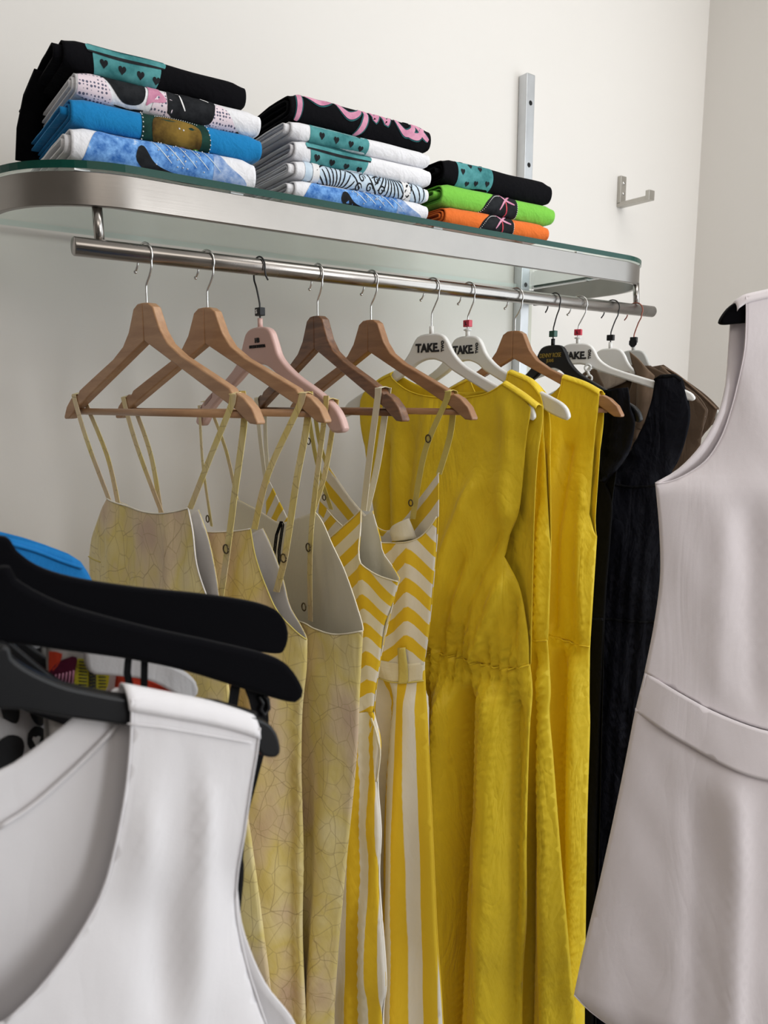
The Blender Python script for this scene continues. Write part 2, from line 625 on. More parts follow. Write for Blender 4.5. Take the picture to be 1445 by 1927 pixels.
structure('floor', (-2.75, XC + 0.15, -4.0, YW + 0.15, -0.1, 0), FLOOR, 'grey shop floor under the racks')
structure('ceiling', (-2.75, XC + 0.15, -4.0, YW + 0.15, 3.3, 3.4), WALL, 'white shop ceiling')

# ------------------------------------------------------------------ shelf with hanging rail
shelf = empty('wall_shelf', Matrix.Translation((0.6, YW, 1.75)))
tag(shelf, 'brushed steel wall shelf with rounded ends, green-edged glass top and hanging rail', 'shelf')
SO = shelf.matrix_world.inverted()


def adopt(o):
    o.parent = shelf
    o.matrix_parent_inverse = SO
    return o


ZB0, ZB1 = 1.7566, 1.8002
XA, XB = -0.073, 1.308      # outer ends of the band
RB = 0.16
YF = -0.007


def ushape(x0, x1, yf, r, yend, n=14):
    p = [(x0, yend)]
    for k in range(n + 1):
        a = pi + (pi / 2) * k / n
        p.append((x0 + r + r * cos(a), yf + r + r * sin(a)))
    for k in range(n + 1):
        a = 1.5 * pi + (pi / 2) * k / n
        p.append((x1 - r + r * cos(a), yf + r + r * sin(a)))
    p.append((x1, yend))
    return p


bm = bmesh.new()
T = 0.009
o_ = ushape(XA, XB, YF, RB, YW - 0.03)
i_ = ushape(XA + T, XB - T, YF + T, RB - T, YW - 0.03)
vs = [[bm.verts.new((p[0], p[1], z)) for p in L] for L in (o_, i_) for z in (ZB0, ZB1)]
n_ = len(o_)
for k in range(n_ - 1):
    bm.faces.new((vs[0][k], vs[0][k + 1], vs[1][k + 1], vs[1][k]))
    bm.faces.new((vs[2][k + 1], vs[2][k], vs[3][k], vs[3][k + 1]))
    bm.faces.new((vs[0][k + 1], vs[0][k], vs[2][k], vs[2][k + 1]))
    bm.faces.new((vs[1][k], vs[1][k + 1], vs[3][k + 1], vs[3][k]))
for k in (0, n_ - 1): bm.faces.new((vs[0][k], vs[1][k], vs[3][k], vs[2][k]))
band = adopt(bm_obj('steel_band', bm, STEEL, None, True))
bevel_mod(band, 0.0012, 2, 40)
band.data.set_sharp_from_angle(angle=radians(40)) if hasattr(band.data, 'set_sharp_from_angle') else None

# glass top
bm = bmesh.new()
g_ = ushape(XA - 0.003, XB + 0.003, YF - 0.003, RB + 0.003, YW - 0.012, 16)
GZ0, GZ1 = ZB1 + 0.0025, ZB1 + 0.0125
lo = [bm.verts.new((p[0], p[1], GZ0)) for p in g_]
hi = [bm.verts.new((p[0], p[1], GZ1)) for p in g_]
bm.faces.new(lo[::-1]); bm.faces.new(hi)
for k in range(len(g_)):
    f = bm.faces.new((lo[k], lo[(k + 1) % len(g_)], hi[(k + 1) % len(g_)], hi[k]))
    f.material_index = 2 if k == len(g_) - 1 else 1
adopt(bm_obj('glass_top', bm, [GLASS, GEDGE, GREAR]))['label'] = 'clear glass sheet with dark green polished edge'
# glass pads
for x, y in ((0.02, 0.012), (0.235, YF + 0.005), (0.62, YF + 0.005), (1.0, YF + 0.005), (XB - 0.005, 0.22), (XA + 0.005, 0.22)):
    adopt(box_obj('glass_pad', (x - 0.01, x + 0.01, y - 0.003, y + 0.003, ZB1, GZ0), CLEARP))

# rail and posts
bm = bmesh.new()
tube_bm(bm, [(0.0, 0, ZR), (0.0015, 0, ZR), (1.262, 0, ZR), (1.2635, 0, ZR)], [0.0112, 0.0125, 0.0125, 0.0112], 40)
rail = adopt(bm_obj('hanging_rail', bm, STEEL_RAIL, None, True))
rail.data.set_sharp_from_angle(angle=radians(50))
for x, y_ in ((0.037, 0.012), (1.212, 0.010)):
    adopt(tube('rail_post', [(x, y_ * .6, ZR + 0.006), (x, y_, ZB0 + 0.004)], 0.0068, STEEL_RAIL, None, 20))

# uprights on the wall
for x in (1.2525, -0.165):
    bm = bmesh.new()
    box(bm, x, x + 0.031, YW - 0.03, YW - 0.001, 0.25, 2.341)
    u = adopt(bevel_mod(bm_obj('upright', bm, STEEL_UP), 0.0015))
    z = 2.27
    while z > 1.1:
        bm = bmesh.new()
        tube_bm(bm, [(x + 0.016, YW - 0.0302, z), (x + 0.016, YW - 0.026, z)], 0.0062, 18)
        h = bm_obj('slot_hole', bm, HOLE)
        h.parent = u
        h.matrix_parent_inverse = Matrix.Identity(4)
        z -= 0.1535
for x0, x1 in ((1.2835, XB - T), (XA + T, -0.134 + 0.07)):
    if x1 > x0:
        adopt(bevel_mod(box_obj('bracket', (x0 - 0.002, x1 + 0.001, YW - 0.034, YW - 0.012, ZB0 + 0.004, ZB1 - 0.004), STEEL_UP), 0.001))
adopt(box_obj('bracket', (-0.136, XA + 0.002, YW - 0.034, YW - 0.012, ZB0 + 0.004, ZB1 - 0.004), STEEL_UP))
adopt(box_obj('wall_strip', (1.2845, 1.318, YW - 0.008, YW - 0.0005, 0.3, ZB1 - 0.002), plain('wall_strip_tone', (0.60, 0.60, 0.52), 0.5)))  # thin flat strip on the wall beside the upright, duller than the wall

# ------------------------------------------------------------------ coat hook on the wall
hk = empty('wall_hook', Matrix.Translation((1.69, YW, 2.12)))
tag(hk, 'small brushed steel coat hook screwed to the white wall', 'hook')
SOh = hk.matrix_world.inverted()
parts = []
m_h = steel('hook_steel', (0.50, 0.48, 0.44), 0.36, 20, 20)
parts.append(bevel_mod(box_obj('back_plate', (1.678, 1.704, YW - 0.012, YW - 0.0005, 2.083, 2.162), m_h), 0.001))
bm = bmesh.new()
box(bm, 1.678, 1.704, YW - 0.100, YW - 0.0005, 2.074, 2.0865)
parts.append(bevel_mod(bm_obj('hook_arm', bm, m_h), 0.001))
parts.append(bevel_mod(box_obj('hook_lip', (1.678, 1.704, YW - 0.112, YW - 0.099, 2.074, 2.101), m_h), 0.001))
for z in (2.142, 2.112):
    parts.append(tube('screw', [(1.692, YW - 0.0135, z), (1.692, YW - 0.010, z)], 0.0052, CHROME, None, 16))
for p in parts:
    p.parent = hk
    p.matrix_parent_inverse = SOh


# ------------------------------------------------------------------ hangers
def mirror(L): return [(-x, z) for x, z in L]


def slab(name, loop, thick, mat, parent, bev=0.003, y0=0.0, seg=3, taper=None):
    """closed 2D outline (x, z) extruded to a slab of the given thickness, edges rounded"""
    bm = bmesh.new()
    a = [bm.verts.new((x, y0 - thick / 2, z)) for x, z in loop]
    b = [bm.verts.new((x, y0 + thick / 2, z)) for x, z in loop]
    bm.faces.new(a); bm.faces.new(b[::-1])
    for k in range(len(loop)):
        bm.faces.new((a[k], a[(k + 1) % len(loop)], b[(k + 1) % len(loop)], b[k]))
    o = bm_obj(name, bm, mat, parent, True)
    o.data.set_sharp_from_angle(angle=radians(30))
    if bev: bevel_mod(o, bev, seg, 50)
    return o


def hook(parent, mat, top, stem=0.0, flip=1, r=0.00155, ball=True):
    """wire hook over the rail; top = height of the hanger neck (negative, below the rail axis)"""
    R = 0.0172
    zc = -0.0021
    L = [(0, top - 0.004), (0, top + 0.018), (0.0012, top + 0.026)]
    L += [(0.0085, -0.030), (0.0146, -0.018)]
    for k in range(0, 15):
        a = radians(-28 + k * 15.2)
        L.append((R * cos(a), zc + R * sin(a)))
    L += [(-0.0185, -0.0135), (-0.0245, -0.0215)]
    P = catmull([(flip * x, z) for x, z in L], 0.004)
    bm = bmesh.new()
    tube_bm(bm, [(x, 0, z) for x, z in P], r, 10)
    if ball:
        e = P[-1]
        bmesh.ops.create_uvsphere(bm, u_segments=10, v_segments=8, radius=0.0026, matrix=Matrix.Translation((e[0], 0, e[1])))
    return bm_obj('hook', bm, mat, parent, True)


WOOD_R = [(0, -0.066), (0.013, -0.067), (0.023, -0.073), (0.029, -0.086), (0.038, -0.105), (0.054, -0.124), (0.082, -0.1415), (0.135, -0.165),
          (0.180, -0.1855), (0.1865, -0.1935), (0.193, -0.1915), (0.207, -0.198), (0.222, -0.211), (0.2315, -0.2275), (0.230, -0.231), (0.217, -0.230),
          (0.203, -0.221), (0.190, -0.212), (0.176, -0.2055), (0.0, -0.1185)]
PLAS_R = [(0, -0.082), (0.016, -0.0825), (0.029, -0.087), (0.038, -0.098), (0.047, -0.114), (0.062, -0.130), (0.085, -0.1455), (0.14, -0.1715),
          (0.19, -0.194), (0.213, -0.205), (0.225, -0.216), (0.230, -0.230), (0.224, -0.234), (0.205, -0.2285), (0.185, -0.220), (0.14, -0.194),
          (0.07, -0.160), (0.045, -0.147), (0.03, -0.136), (0.012, -0.129), (0, -0.128)]
PINK_R = [(0, -0.089), (0.022, -0.091), (0.036, -0.098), (0.046, -0.115), (0.06, -0.138), (0.098, -0.163), (0.150, -0.186), (0.178, -0.200),
          (0.200, -0.215), (0.212, -0.232), (0.213, -0.243), (0.190, -0.245), (0.176, -0.234), (0.160, -0.218), (0.12, -0.195), (0.072, -0.173), (0.04, -0.156),
          (0.02, -0.148), (0, -0.146)]
HANG = [(.095, 15.5), (.185, 18), (.270, 5), (.373, 1), (.478, 8), (.611, 16), (.698, 7), (.822, 12), (.933, -3), (1.01, 22), (1.118, 12), (1.200, 13)]
FR = [Frame((u, 0, ZR), y) for u, y in HANG]


def rot_sheet(o, ang): return o


def wooden_hanger(i, label, mat, bar=True):
    h = empty('wooden_hanger', FR[i].M)
    tag(h, label, 'hanger', 'hangers on the rail')
    hook(h, CHROME, -0.066)
    slab('shoulder_arm', WOOD_R, 0.015, mat, h, 0.0035)
    slab('shoulder_arm', mirror(WOOD_R)[::-1], 0.015, mat, h, 0.0035)
    if bar:
        tube('trouser_bar', [(-0.2, 0, -0.2185), (0.2, 0, -0.2185)], 0.0052, mat, h, 12)
    return h


def text(s, size, mat, parent, x, z, y, bold=0.0, rot=0.0, ext=0.0006, align='CENTER', sx=1.0):
    c = bpy.data.curves.new('lettering', 'FONT')
    c.body = s
    c.size = size
    c.extrude = ext
    c.offset = bold
    c.align_x = align
    c.align_y = 'CENTER'
    t = bpy.data.objects.new('lettering', c)
    COL.objects.link(t)
    dg = bpy.context.evaluated_depsgraph_get()
    dg.update()
    me = bpy.data.meshes.new_from_object(t.evaluated_get(dg))
    bpy.data.objects.remove(t)
    M = Matrix.Translation((x, y, z)) @ Matrix.Rotation(pi / 2, 4, 'X') @ Matrix.Rotation(rot, 4, 'Z') @ Matrix.Diagonal((sx, 1, 1, 1))
    me.transform(M)
    me.materials.clear()
    return link('lettering', me, mat, parent, False)


def plastic_hanger(i, label, mat, shape=PLAS_R, wire=CHROME, clip=None, clipz=None, flip=1, thick=0.011, name='plastic_hanger', ball=True, bev=0.0035):
    h = empty(name, FR[i].M)
    tag(h, label, 'hanger', 'hangers on the rail')
    top = shape[0][1]
    hook(h, wire, top + 0.012, flip=flip, ball=ball, r=0.0014)
    full = outline_dense([p for p in shape] + [p for p in mirror(shape)[::-1][1:-1]], 0.008)
    slab('shoulder_body', full, thick, mat, h, bev)
    tube('neck_socket', [(0, 0, top - 0.003), (0, 0, top + 0.013)], 0.004, mat, h, 14)
    if clip:
        bevel_mod(box_obj('size_clip', (-0.0075, 0.0075, -0.005, 0.005, top + 0.0165, top + 0.029), clip, h), 0.001)
    return h


wooden_hanger(0, 'beech wood hanger at the end of the rail, holding the first vein-print dress', BEECH)
wooden_hanger(1, 'beech wood hanger second along the rail, behind the first one', BEECH)
h3 = plastic_hanger(2, 'pink plastic hanger with a black wire hook and black size clip', PINK, PINK_R, BLACKWIRE, BLACKP, flip=-1, thick=0.013, ball=False)
text('HELLEN BARRERA', 0.0068, INK, h3, 0.001, -0.119, -0.0072, 0.0, sx=0.86)
text('HB', 0.010, INK, h3, 0.001, -0.110, -0.0072, 0.0003)
text('S', 0.0085, WHITEINK, h3, -0.002, -0.0665, -0.0055, 0.0002)
for s in (-1, 1):
    slab('strap_slot', outline_dense([(s * 0.150, -0.1895, 1), (s * 0.176, -0.2035, 1), (s * 0.180, -0.210), (s * 0.172, -0.2085), (s * 0.152, -0.197, 1)][::s], 0.004), 0.0142,
         plain('slot_shadow', (0.40, 0.25, 0.22), 0.5), h3, 0)
wooden_hanger(3, 'dark walnut hanger carrying the striped dress without a belt', WALNUT)
wooden_hanger(4, 'mid-brown wood hanger carrying the belted striped dress', OAK)


def take(i, label, clip, sx=1.0, sz=1.0):
    h = plastic_hanger(i, label, WHITEP, [(x if x < .05 else .05 + (x - .05) * sx, z if z > -.12 else -.12 + (z + .12) * sz) for x, z in PLAS_R], CHROME, clip)
    text('TAKE.', 0.021, INK, h, -0.0045, -0.108, -0.0062, 0.0008, sx=0.93)
    text('TWO', 0.0078, INK, h, 0.0285, -0.1055, -0.0062, 0.0003, rot=pi / 2)
    if clip:
        tube('clear_collar', [(0, 0, -0.0735), (0, 0, -0.071), (0, 0, -0.0685)], [0.004, 0.0085, 0.004], CLEARP, h, 16)
        text('L', 0.008, INK, h, 0, -0.0595, -0.0055, 0.0002)
    return h


take(5, 'white plastic hanger without a size clip, carrying the nearest yellow dress', None, 0.9, 1.0)
take(6, 'white plastic hanger with red clip, between the nearest yellow dress and a brown hanger', REDP)
wooden_hanger(7, 'brown wood hanger carrying the third yellow dress, beside the black hanger', OAK)
h9 = plastic_hanger(8, 'black plastic hanger with gold lettering and a green size clip', BLACKP, [(x, z - 0.007) for x, z in PLAS_R], BLACKWIRE, GREENP, thick=0.012, ball=False)
text('DENNY ROSE', 0.0125, GOLD, h9, 0.0, -0.110, -0.0066, 0.0, sx=0.8)
text('JEANS', 0.0095, GOLD, h9, 0.0, -0.1205, -0.0066, 0.0, sx=0.8)
h10 = take(9, 'white plastic hanger with red clip and a clear link, behind the black hanger', REDP, 1.06, 0.72)
plastic_hanger(10, 'pale grey hanger with black clip, under the collar of the brown jacket', WHITEP, [(x * .93, z - 0.006) for x, z in PLAS_R], BLACKWIRE, BLACKP, ball=False)
plastic_hanger(11, 'grey hanger on a reddish wire hook, last on the rail', GREYP, [(x * .86, z - 0.007) for x, z in PLAS_R], REDWIRE, BLACKP, ball=False)
for o_ in [c for c in bpy.data.objects if c.name.startswith('size_clip') and c.parent and c.parent.get('label', '').startswith('grey hanger on a reddish')]:
    slab('black_size_plate', [(.0095 * cos(pi * k / 4 + .39), -.0725 + .0105 * sin(pi * k / 4 + .39)) for k in range(8)], .003, BLACKP, o_.parent, .0006, y0=-.004)
# clear joining link hanging on the third lettered white hanger
bm = bmesh.new()
fl = FR[9]
a_, b_ = fl.px(1106, 692, -0.012), fl.px(1108, 712, -0.012)
for c_ in (a_, b_):
    tube_bm(bm, [(c_[0] + 0.0065 * cos(t * pi / 8), -0.012, c_[1] + 0.0065 * sin(t * pi / 8)) for t in range(17)], 0.0022, 8)
tube_bm(bm, [(a_[0], -0.012, a_[1] - 0.006), (b_[0], -0.012, b_[1] + 0.006)], 0.003, 8)
bm_obj('joining_link', bm, CLEARP, h10, True)


# ------------------------------------------------------------------ garments
class Panel:
    """one sheet of cloth: an outline in the garment's plane, bulged and folded out of it; side -1 faces the viewer, +1 the far side"""
    def __init__(s, fr, outline, side=-1, B=((0, .02),), folds=(), pleat=None, wr=(0.0025, 9, 4), gap=0.0004, seed=0, off=0.0, px=True, tap=0.07, like=None, clear=None, open_top=0.16, pw=0.65):
        s.fr = fr
        s.side = side
        s.like = like
        s.clear = clear
        s.pw = pw
        pts = fr.pts(outline, off) if px else outline
        s.loop = outline_dense(pts, 0.012)
        s.zs = [p[1] for p in s.loop]
        s.zmin, s.zmax = min(s.zs), max(s.zs)
        s.nb = 120
        s.tab = []
        L = s.loop
        for k in range(s.nb + 1):
            z = s.zmin + (s.zmax - s.zmin) * (k + 0.001) / (s.nb + 0.002)
            xs = []
            for i in range(len(L)):
                (x1, z1), (x2, z2) = L[i], L[(i + 1) % len(L)]
                if (z1 > z) != (z2 > z): xs.append(x1 + (x2 - x1) * (z - z1) / (z2 - z1))
            s.tab.append((min(xs), max(xs)) if xs else (s.tab[-1] if s.tab else (0, 0)))
        zt_ = s.zmax - open_top
        for k in range(1, s.nb + 1):
            if s.zmin + (s.zmax - s.zmin) * k / s.nb > zt_:
                s.tab[k] = (min(s.tab[k][0], s.tab[k - 1][0]), max(s.tab[k][1], s.tab[k - 1][1]))
        s.B = sorted(B)
        s.folds = []
        for P, w, a in folds:
            Q = sorted([(q[1], q[0]) for q in (fr.pts(P, off) if px else P)])
            s.folds.append((Q, w, a))
        s.pleat = pleat
        s.wr = wr
        s.gap = gap
        s.seed = seed
        s.tap = tap

    def span(s, z):
        k = (z - s.zmin) / max(1e-6, s.zmax - s.zmin) * s.nb
        k = max(0, min(s.nb - 1e-4, k))
        i = int(k)
        f = k - i
        a, b = s.tab[i], s.tab[i + 1]
        return a[0] + (b[0] - a[0]) * f, a[1] + (b[1] - a[1]) * f

    def w(s, x, z):
        lo, hi = s.span(z)
        return max(0.0, min(1.0, (x - lo) / max(1e-4, hi - lo)))

    def depth(s, x, z):
        if s.like:
            k = 1.0
            if s.gap > .002:
                wl = s.like.w(x, z)
                k = sstep(0, .06, wl) * sstep(0, .06, 1 - wl)
            return s.like.depth(x, z) + s.gap * k
        w = s.w(x, z)
        d = lerp_tab(s.B, z) * (max(0.0, sin(pi * w)) ** s.pw)
        tp = sstep(0, s.tap, w) * sstep(0, s.tap, 1 - w)
        e = 0.0
        for Q, wd, a in s.folds:
            z0, z1 = Q[0][0], Q[-1][0]
            if z < z0 - 0.03 or z > z1 + 0.03: continue
            fade = sstep(z0 - 0.03, z0 + 0.03, z) * (1 - sstep(z1 - 0.03, z1 + 0.03, z))
            u = (x - lerp_tab(Q, z)) / wd
            e += a * fade * math.exp(-u * u)
        if s.pleat:
            n, amp, ph = s.pleat[:3]
            env = lerp_tab(sorted(s.pleat[3]), z) if len(s.pleat) > 3 else 1.0
            t = w * n + ph + 0.25 * noise.noise(Vector((w * 3, z * 2, s.seed + 5.0)))
            e += amp * env * sin(2 * pi * t) * (0.7 + 0.5 * noise.noise(Vector((w * n * 0.7, 3.3, s.seed))))
        a, fx, fz = s.wr
        e += a * (noise.noise(Vector((x * fx * 2 + s.seed * 3.1, z * fz * 2, s.seed))) + 0.5 * noise.noise(Vector((x * fx * 5 + z * 8, z * fz * 4, s.seed + 9))))
        r = max(d + e * tp, -0.012) + s.gap
        if s.clear:
            c = s.clear[1] * sstep(s.clear[0] - .05, s.clear[0] + .01, z)
            if r < c + .004: r = c + .004 * math.exp(min(0, (r - c - .004) / .004)) if c > .001 else r
        return r

    def at(s, x, z, lift=0.0):
        return Vector((x, s.side * (s.depth(x, z) + lift), z))

    def build(s, name, mats, parent, grid=0.011, uv=None, thick=0.0012, label=None):
        v, f = fill(s.loop, grid)
        me = bpy.data.meshes.new(name)
        co = [s.at(x, z) for x, z in v]
        ff = []
        for t in f:
            (x0, z0), (x1, z1), (x2, z2) = v[t[0]], v[t[1]], v[t[2]]
            ar = (x1 - x0) * (z2 - z0) - (x2 - x0) * (z1 - z0)
            # ccw in (x, z) seen from -y gives a normal along -y
            if (ar > 0) == (s.side < 0): ff.append(t)
            else: ff.append(t[::-1])
        me.from_pydata(co, [], ff)
        if uv:
            ul = me.uv_layers.new(name='UVMap')
            for lp in me.loops:
                x, z = v[lp.vertex_index]
                ul.data[lp.index].uv = uv(s, x, z)
        me.update()
        o = link(name, me, mats, parent)
        if thick:
            m = o.modifiers.new('thickness', 'SOLIDIFY')
            m.thickness = thick
            m.offset = -1
            if isinstance(mats, (list, tuple)) and len(mats) > 1: m.material_offset = 1
        if label: o['label'] = label
        return o

    def trim(s, name, path, r, mat, parent, lift=0.0005, px=True, off=0.0):
        P = s.fr.pts(path, off) if px else path
        P = catmull([p[:2] for p in P], 0.008)
        return tube(name, [s.at(x, z, lift) for x, z in P], r, mat, parent, 6)


def garment(i_or_fr, name, label, cat='dress', group=None):
    fr = FR[i_or_fr] if isinstance(i_or_fr, int) else i_or_fr
    g = empty(name, fr.M)
    tag(g, label, cat, group)
    return fr, g


def ribbon(name, pts3, w, mat, parent, twist=0.0, thick=0.0007):
    w = w * 1.45 if w < .011 else w
    """flat strap through local 3D points, its width along local x"""
    P = catmull([tuple(p) for p in pts3], 0.01)
    bm = bmesh.new()
    prev = None
    n = len(P)
    for k, p in enumerate(P):
        a = twist * k / max(1, n - 1)
        d = Vector((cos(a), sin(a), 0)) * (w / 2)
        q = (bm.verts.new(Vector(p) - d), bm.verts.new(Vector(p) + d))
        if prev: bm.faces.new((prev[0], prev[1], q[1], q[0]))
        prev = q
    me = bpy.data.meshes.new(name)
    bm.to_mesh(me)
    bm.free()
    o = link(name, me, mat, parent, False)
    m = o.modifiers.new('thickness', 'SOLIDIFY')
    m.thickness = thick
    m.offset = 0
    return o


def arm_z(shape, x):
    x = abs(x)
    tab = [(p[0], p[1]) for p in shape]
    k = max(range(len(tab)), key=lambda j: tab[j][0])
    return lerp_tab(tab[:k + 1], x)


def strap(g, fr, shape, armpx, near, far, w, mat, ypan=0.006, half=0.0085, mid_n=None, mid_f=None, twist=0.0):
    """strap from a near-panel root up over the hanger arm and down to a far-panel root (pixels in the garment plane)"""
    ax, _ = fr.px(*armpx)
    az = arm_z(shape, ax) + 0.0012
    pts = []
    if near:
        nx, nz = fr.px(*near)
        pts += [(nx, -ypan, nz)]
        if mid_n:
            m = fr.px(*mid_n)
            pts += [(m[0], -0.011, m[1])]
        pts += [(ax, -half, az - 0.012)]
    pts += [(ax, -half, az - 0.001), (ax, 0, az + 0.0012), (ax, half, az - 0.001)]
    if far:
        pts += [(ax, half, az - 0.012)]
        if mid_f:
            m = fr.px(*mid_f)
            pts += [(m[0], 0.011, m[1])]
        fx, fz = fr.px(*far)
        pts += [(fx, ypan, fz)]
    return ribbon('strap', pts, w, mat, g, twist)


def ring(g, fr, px, y, r=0.0052, mat=RING):
    x, z = fr.px(*px)
    tube('strap_ring', [(x + r * cos(t * pi / 8), y, z + r * 1.15 * sin(t * pi / 8)) for t in range(17)], 0.0011, mat, g, 8)


# ---- vein-print slip dresses
def zt(fr, L): return [(fr.px(700, y)[1], b) for y, b in L]


fr, g = garment(0, 'slip_dress', 'pale yellow leaf-vein slip dress on the first hanger, half hidden by black velvet hangers', 'dress', 'vein-print slip dresses')
B = [(-1.6, .045), (-0.9, .04), (-0.5, .022), (-0.33, .010)]
near = Panel(fr, [(212, 937, 1), (250, 951), (300, 964), (335, 962), (362, 955, 1), (372, 1000), (380, 1060), (393, 1110), (412, 1160, 1), (425, 1250), (445, 1400), (470, 1560), (495, 1750), (512, 1900), (530, 2200, 1),
                  (190, 2200, 1), (180, 1700), (168, 1300), (160, 1160, 1), (173, 1095), (174, 1045), (188, 990)], -1, B,
             folds=[([(255, 960), (262, 1200)], .014, -.006), ([(330, 960), (335, 1200)], .013, .006), ([(225, 980), (220, 1200)], .012, .005)], wr=(.004, 8, 3), seed=1, pleat=(4.5, .011, 0.1, [(-1.6, 1), (-.85, .7), (-.5, 0)]))
near.build('front_panel', [VEIN, LINING2], g)
far = Panel(fr, [(214, 945, 1), (300, 985), (366, 960, 1), (385, 1010), (400, 1070), (409, 1120), (412, 1160, 1), (425, 1250), (445, 1400), (470, 1560), (495, 1750), (512, 1900), (530, 2200, 1), (190, 2200, 1), (180, 1700), (168, 1300), (160, 1160, 1), (180, 1050)], 1, B, seed=2, pleat=(4.5, .011, 0.3, [(-1.6, 1), (-.85, .7), (-.5, 0)]))
far.build('back_panel', [VEIN, LINING2], g)
near.trim('neckline_binding', [(212, 937), (250, 951), (300, 964), (335, 962), (362, 955)], .0011, LINING, g)
near.trim('armhole_binding', [(362, 955), (372, 1000), (380, 1060), (393, 1110), (412, 1160)], .0011, LINING2, g)
near.trim('dart_seam', [(172, 1046), (205, 1055)], .0009, STRAPY, g)
strap(g, fr, WOOD_R, (150, 745), (212, 940), (216, 950), .0085, VEIN, mid_n=(178, 835), mid_f=(190, 860))
strap(g, fr, WOOD_R, (446, 738), (364, 957), None, .0085, VEIN, mid_n=(410, 855))
# loose rear strap hanging past the front of the second dress
ax = fr.px(446, 738)[0]
ribbon('strap', [(ax, .0085, -.189), (ax + .002, .0085, -.2), fr.px(452, 800)[:1] + (.006, fr.px(452, 800)[1]), (fr.px(437, 930)[0], .004, fr.px(437, 930)[1]), (fr.px(424, 1040)[0], .003, fr.px(424, 1040)[1]), (fr.px(408, 1130)[0], .006, fr.px(408, 1130)[1])], .0085, VEIN, g)
ring(g, fr, (426, 1033), -.001)

fr, g = garment(1, 'slip_dress', 'pale yellow leaf-vein slip dress on the second beech hanger, white lining at its armhole', 'dress', 'vein-print slip dresses')
B = [(-1.6, .045), (-0.9, .04), (-0.5, .022), (-0.33, .010)]
near = Panel(fr, [(330, 985, 1), (365, 990), (400, 998), (445, 998), (483, 993, 1), (494, 1045), (512, 1100), (540, 1157), (578, 1203, 1), (577, 1257), (569, 1335), (567, 1451), (571, 1606), (569, 1761), (575, 1927), (580, 2200, 1),
                  (330, 2200, 1), (330, 1700), (300, 1250), (290, 1150, 1), (305, 1060)], -1, B,
             folds=[([(505, 1250), (490, 1500), (510, 2150)], .02, .015), ([(560, 1300), (550, 2150)], .012, -.008), ([(440, 1000), (450, 1300)], .012, -.005)], wr=(.004, 8, 3), seed=3, pleat=(4.5, .011, 0.45, [(-1.6, 1), (-.85, .7), (-.5, 0)]))
near.build('front_panel', [VEIN, LINING2], g)
far = Panel(fr, [(332, 990, 1), (400, 1025), (484, 996, 1), (507, 1046), (524, 1098), (538, 1150), (578, 1203, 1), (577, 1257), (569, 1335), (567, 1451), (571, 1606), (569, 1761), (575, 1927), (580, 2200, 1), (330, 2200, 1), (330, 1700), (300, 1250), (290, 1150, 1), (305, 1060)], 1, B, seed=4, pleat=(4.5, .011, 0.2, [(-1.6, 1), (-.85, .7), (-.5, 0)]))
far.build('back_panel', [VEIN, LINING2], g)
near.trim('neckline_binding', [(330, 985), (365, 990), (400, 998), (445, 998), (483, 993)], .0011, LINING2, g)
near.trim('armhole_binding', [(483, 993), (494, 1045), (512, 1100), (540, 1157), (578, 1203)], .0011, STRAPY, g)
strap(g, fr, WOOD_R, (242, 748), (318, 985), (300, 985), .008, VEIN, mid_n=(272, 850), mid_f=(274, 860))
strap(g, fr, WOOD_R, (574, 742), (484, 995), None, .0085, VEIN, mid_n=(515, 890))
ax = fr.px(574, 742)[0]
ribbon('strap', [(ax, .0085, -.189), (ax, .0085, -.2)] + [(fr.px(x, y)[0], .004, fr.px(x, y)[1]) for x, y in ((572, 810), (555, 900), (540, 1000), (530, 1060), (516, 1115))], .0085, VEIN, g)
ring(g, fr, (535, 1050), -.002)
bm = bmesh.new()
for y0 in (0, 3):
    tube_bm(bm, [(fr.px(x + y0, y)[0], .016, fr.px(x + y0, y)[1]) for x, y in ((498, 1060), (504, 1010), (513, 984), (516, 990), (509, 1040), (510, 1085), (516, 1090))], .0011, 6)
bm_obj('hanging_loop', bm, BLACKC, g, True)

fr, g = garment(2, 'slip_dress', 'leaf-vein slip dress on the pink hanger, turned so its cream lining shows', 'dress', 'vein-print slip dresses')
near = Panel(fr, [(440, 1120, 1), (490, 1150), (535, 1160), (590, 1165, 1), (612, 1177), (645, 1190), (683, 1187, 1), (677, 1296), (672, 1413), (661, 1529), (651, 1626), (638, 1761), (631, 1858), (628, 1927), (622, 2200, 1),
                  (430, 2200, 1), (430, 1700), (440, 1400), (425, 1150, 1)], -1, [(-1.6, .04), (-0.9, .035), (-0.55, .028), (-0.33, .012)],
             folds=[([(585, 1180), (572, 1400), (570, 2150)], .014, -.02), ([(625, 1250), (610, 2150)], .03, .010)], wr=(.004, 8, 3), seed=5, pleat=(4.5, .011, 0.15, [(-1.6, 1), (-.85, .7), (-.5, 0)]))
near.build('front_panel', [VEIN, LINING], g)
far = Panel(fr, [(438, 938, 1), (475, 960), (510, 984), (545, 977), (582, 964, 1), (598, 985), (617, 1030), (648, 1105), (683, 1187, 1), (677, 1296), (672, 1413), (661, 1529), (651, 1626), (638, 1761), (631, 1858), (628, 1927), (622, 2200, 1), (430, 2200, 1), (430, 1700), (440, 1400), (425, 1150, 1), (430, 1030)], 1,
            [(-1.6, .04), (-0.9, .035), (-0.55, .028), (-0.36, .010)], folds=[([(580, 970), (585, 1160)], .006, -.004)], seed=6, pleat=(4.5, .011, 0.5, [(-1.6, 1), (-.85, .7), (-.5, 0)]))
far.build('back_panel', [VEIN, LINING], g)
near.trim('neckline_binding', [(490, 1150), (535, 1160), (590, 1165), (612, 1177), (645, 1190), (683, 1187)], .0011, STRAPW, g)
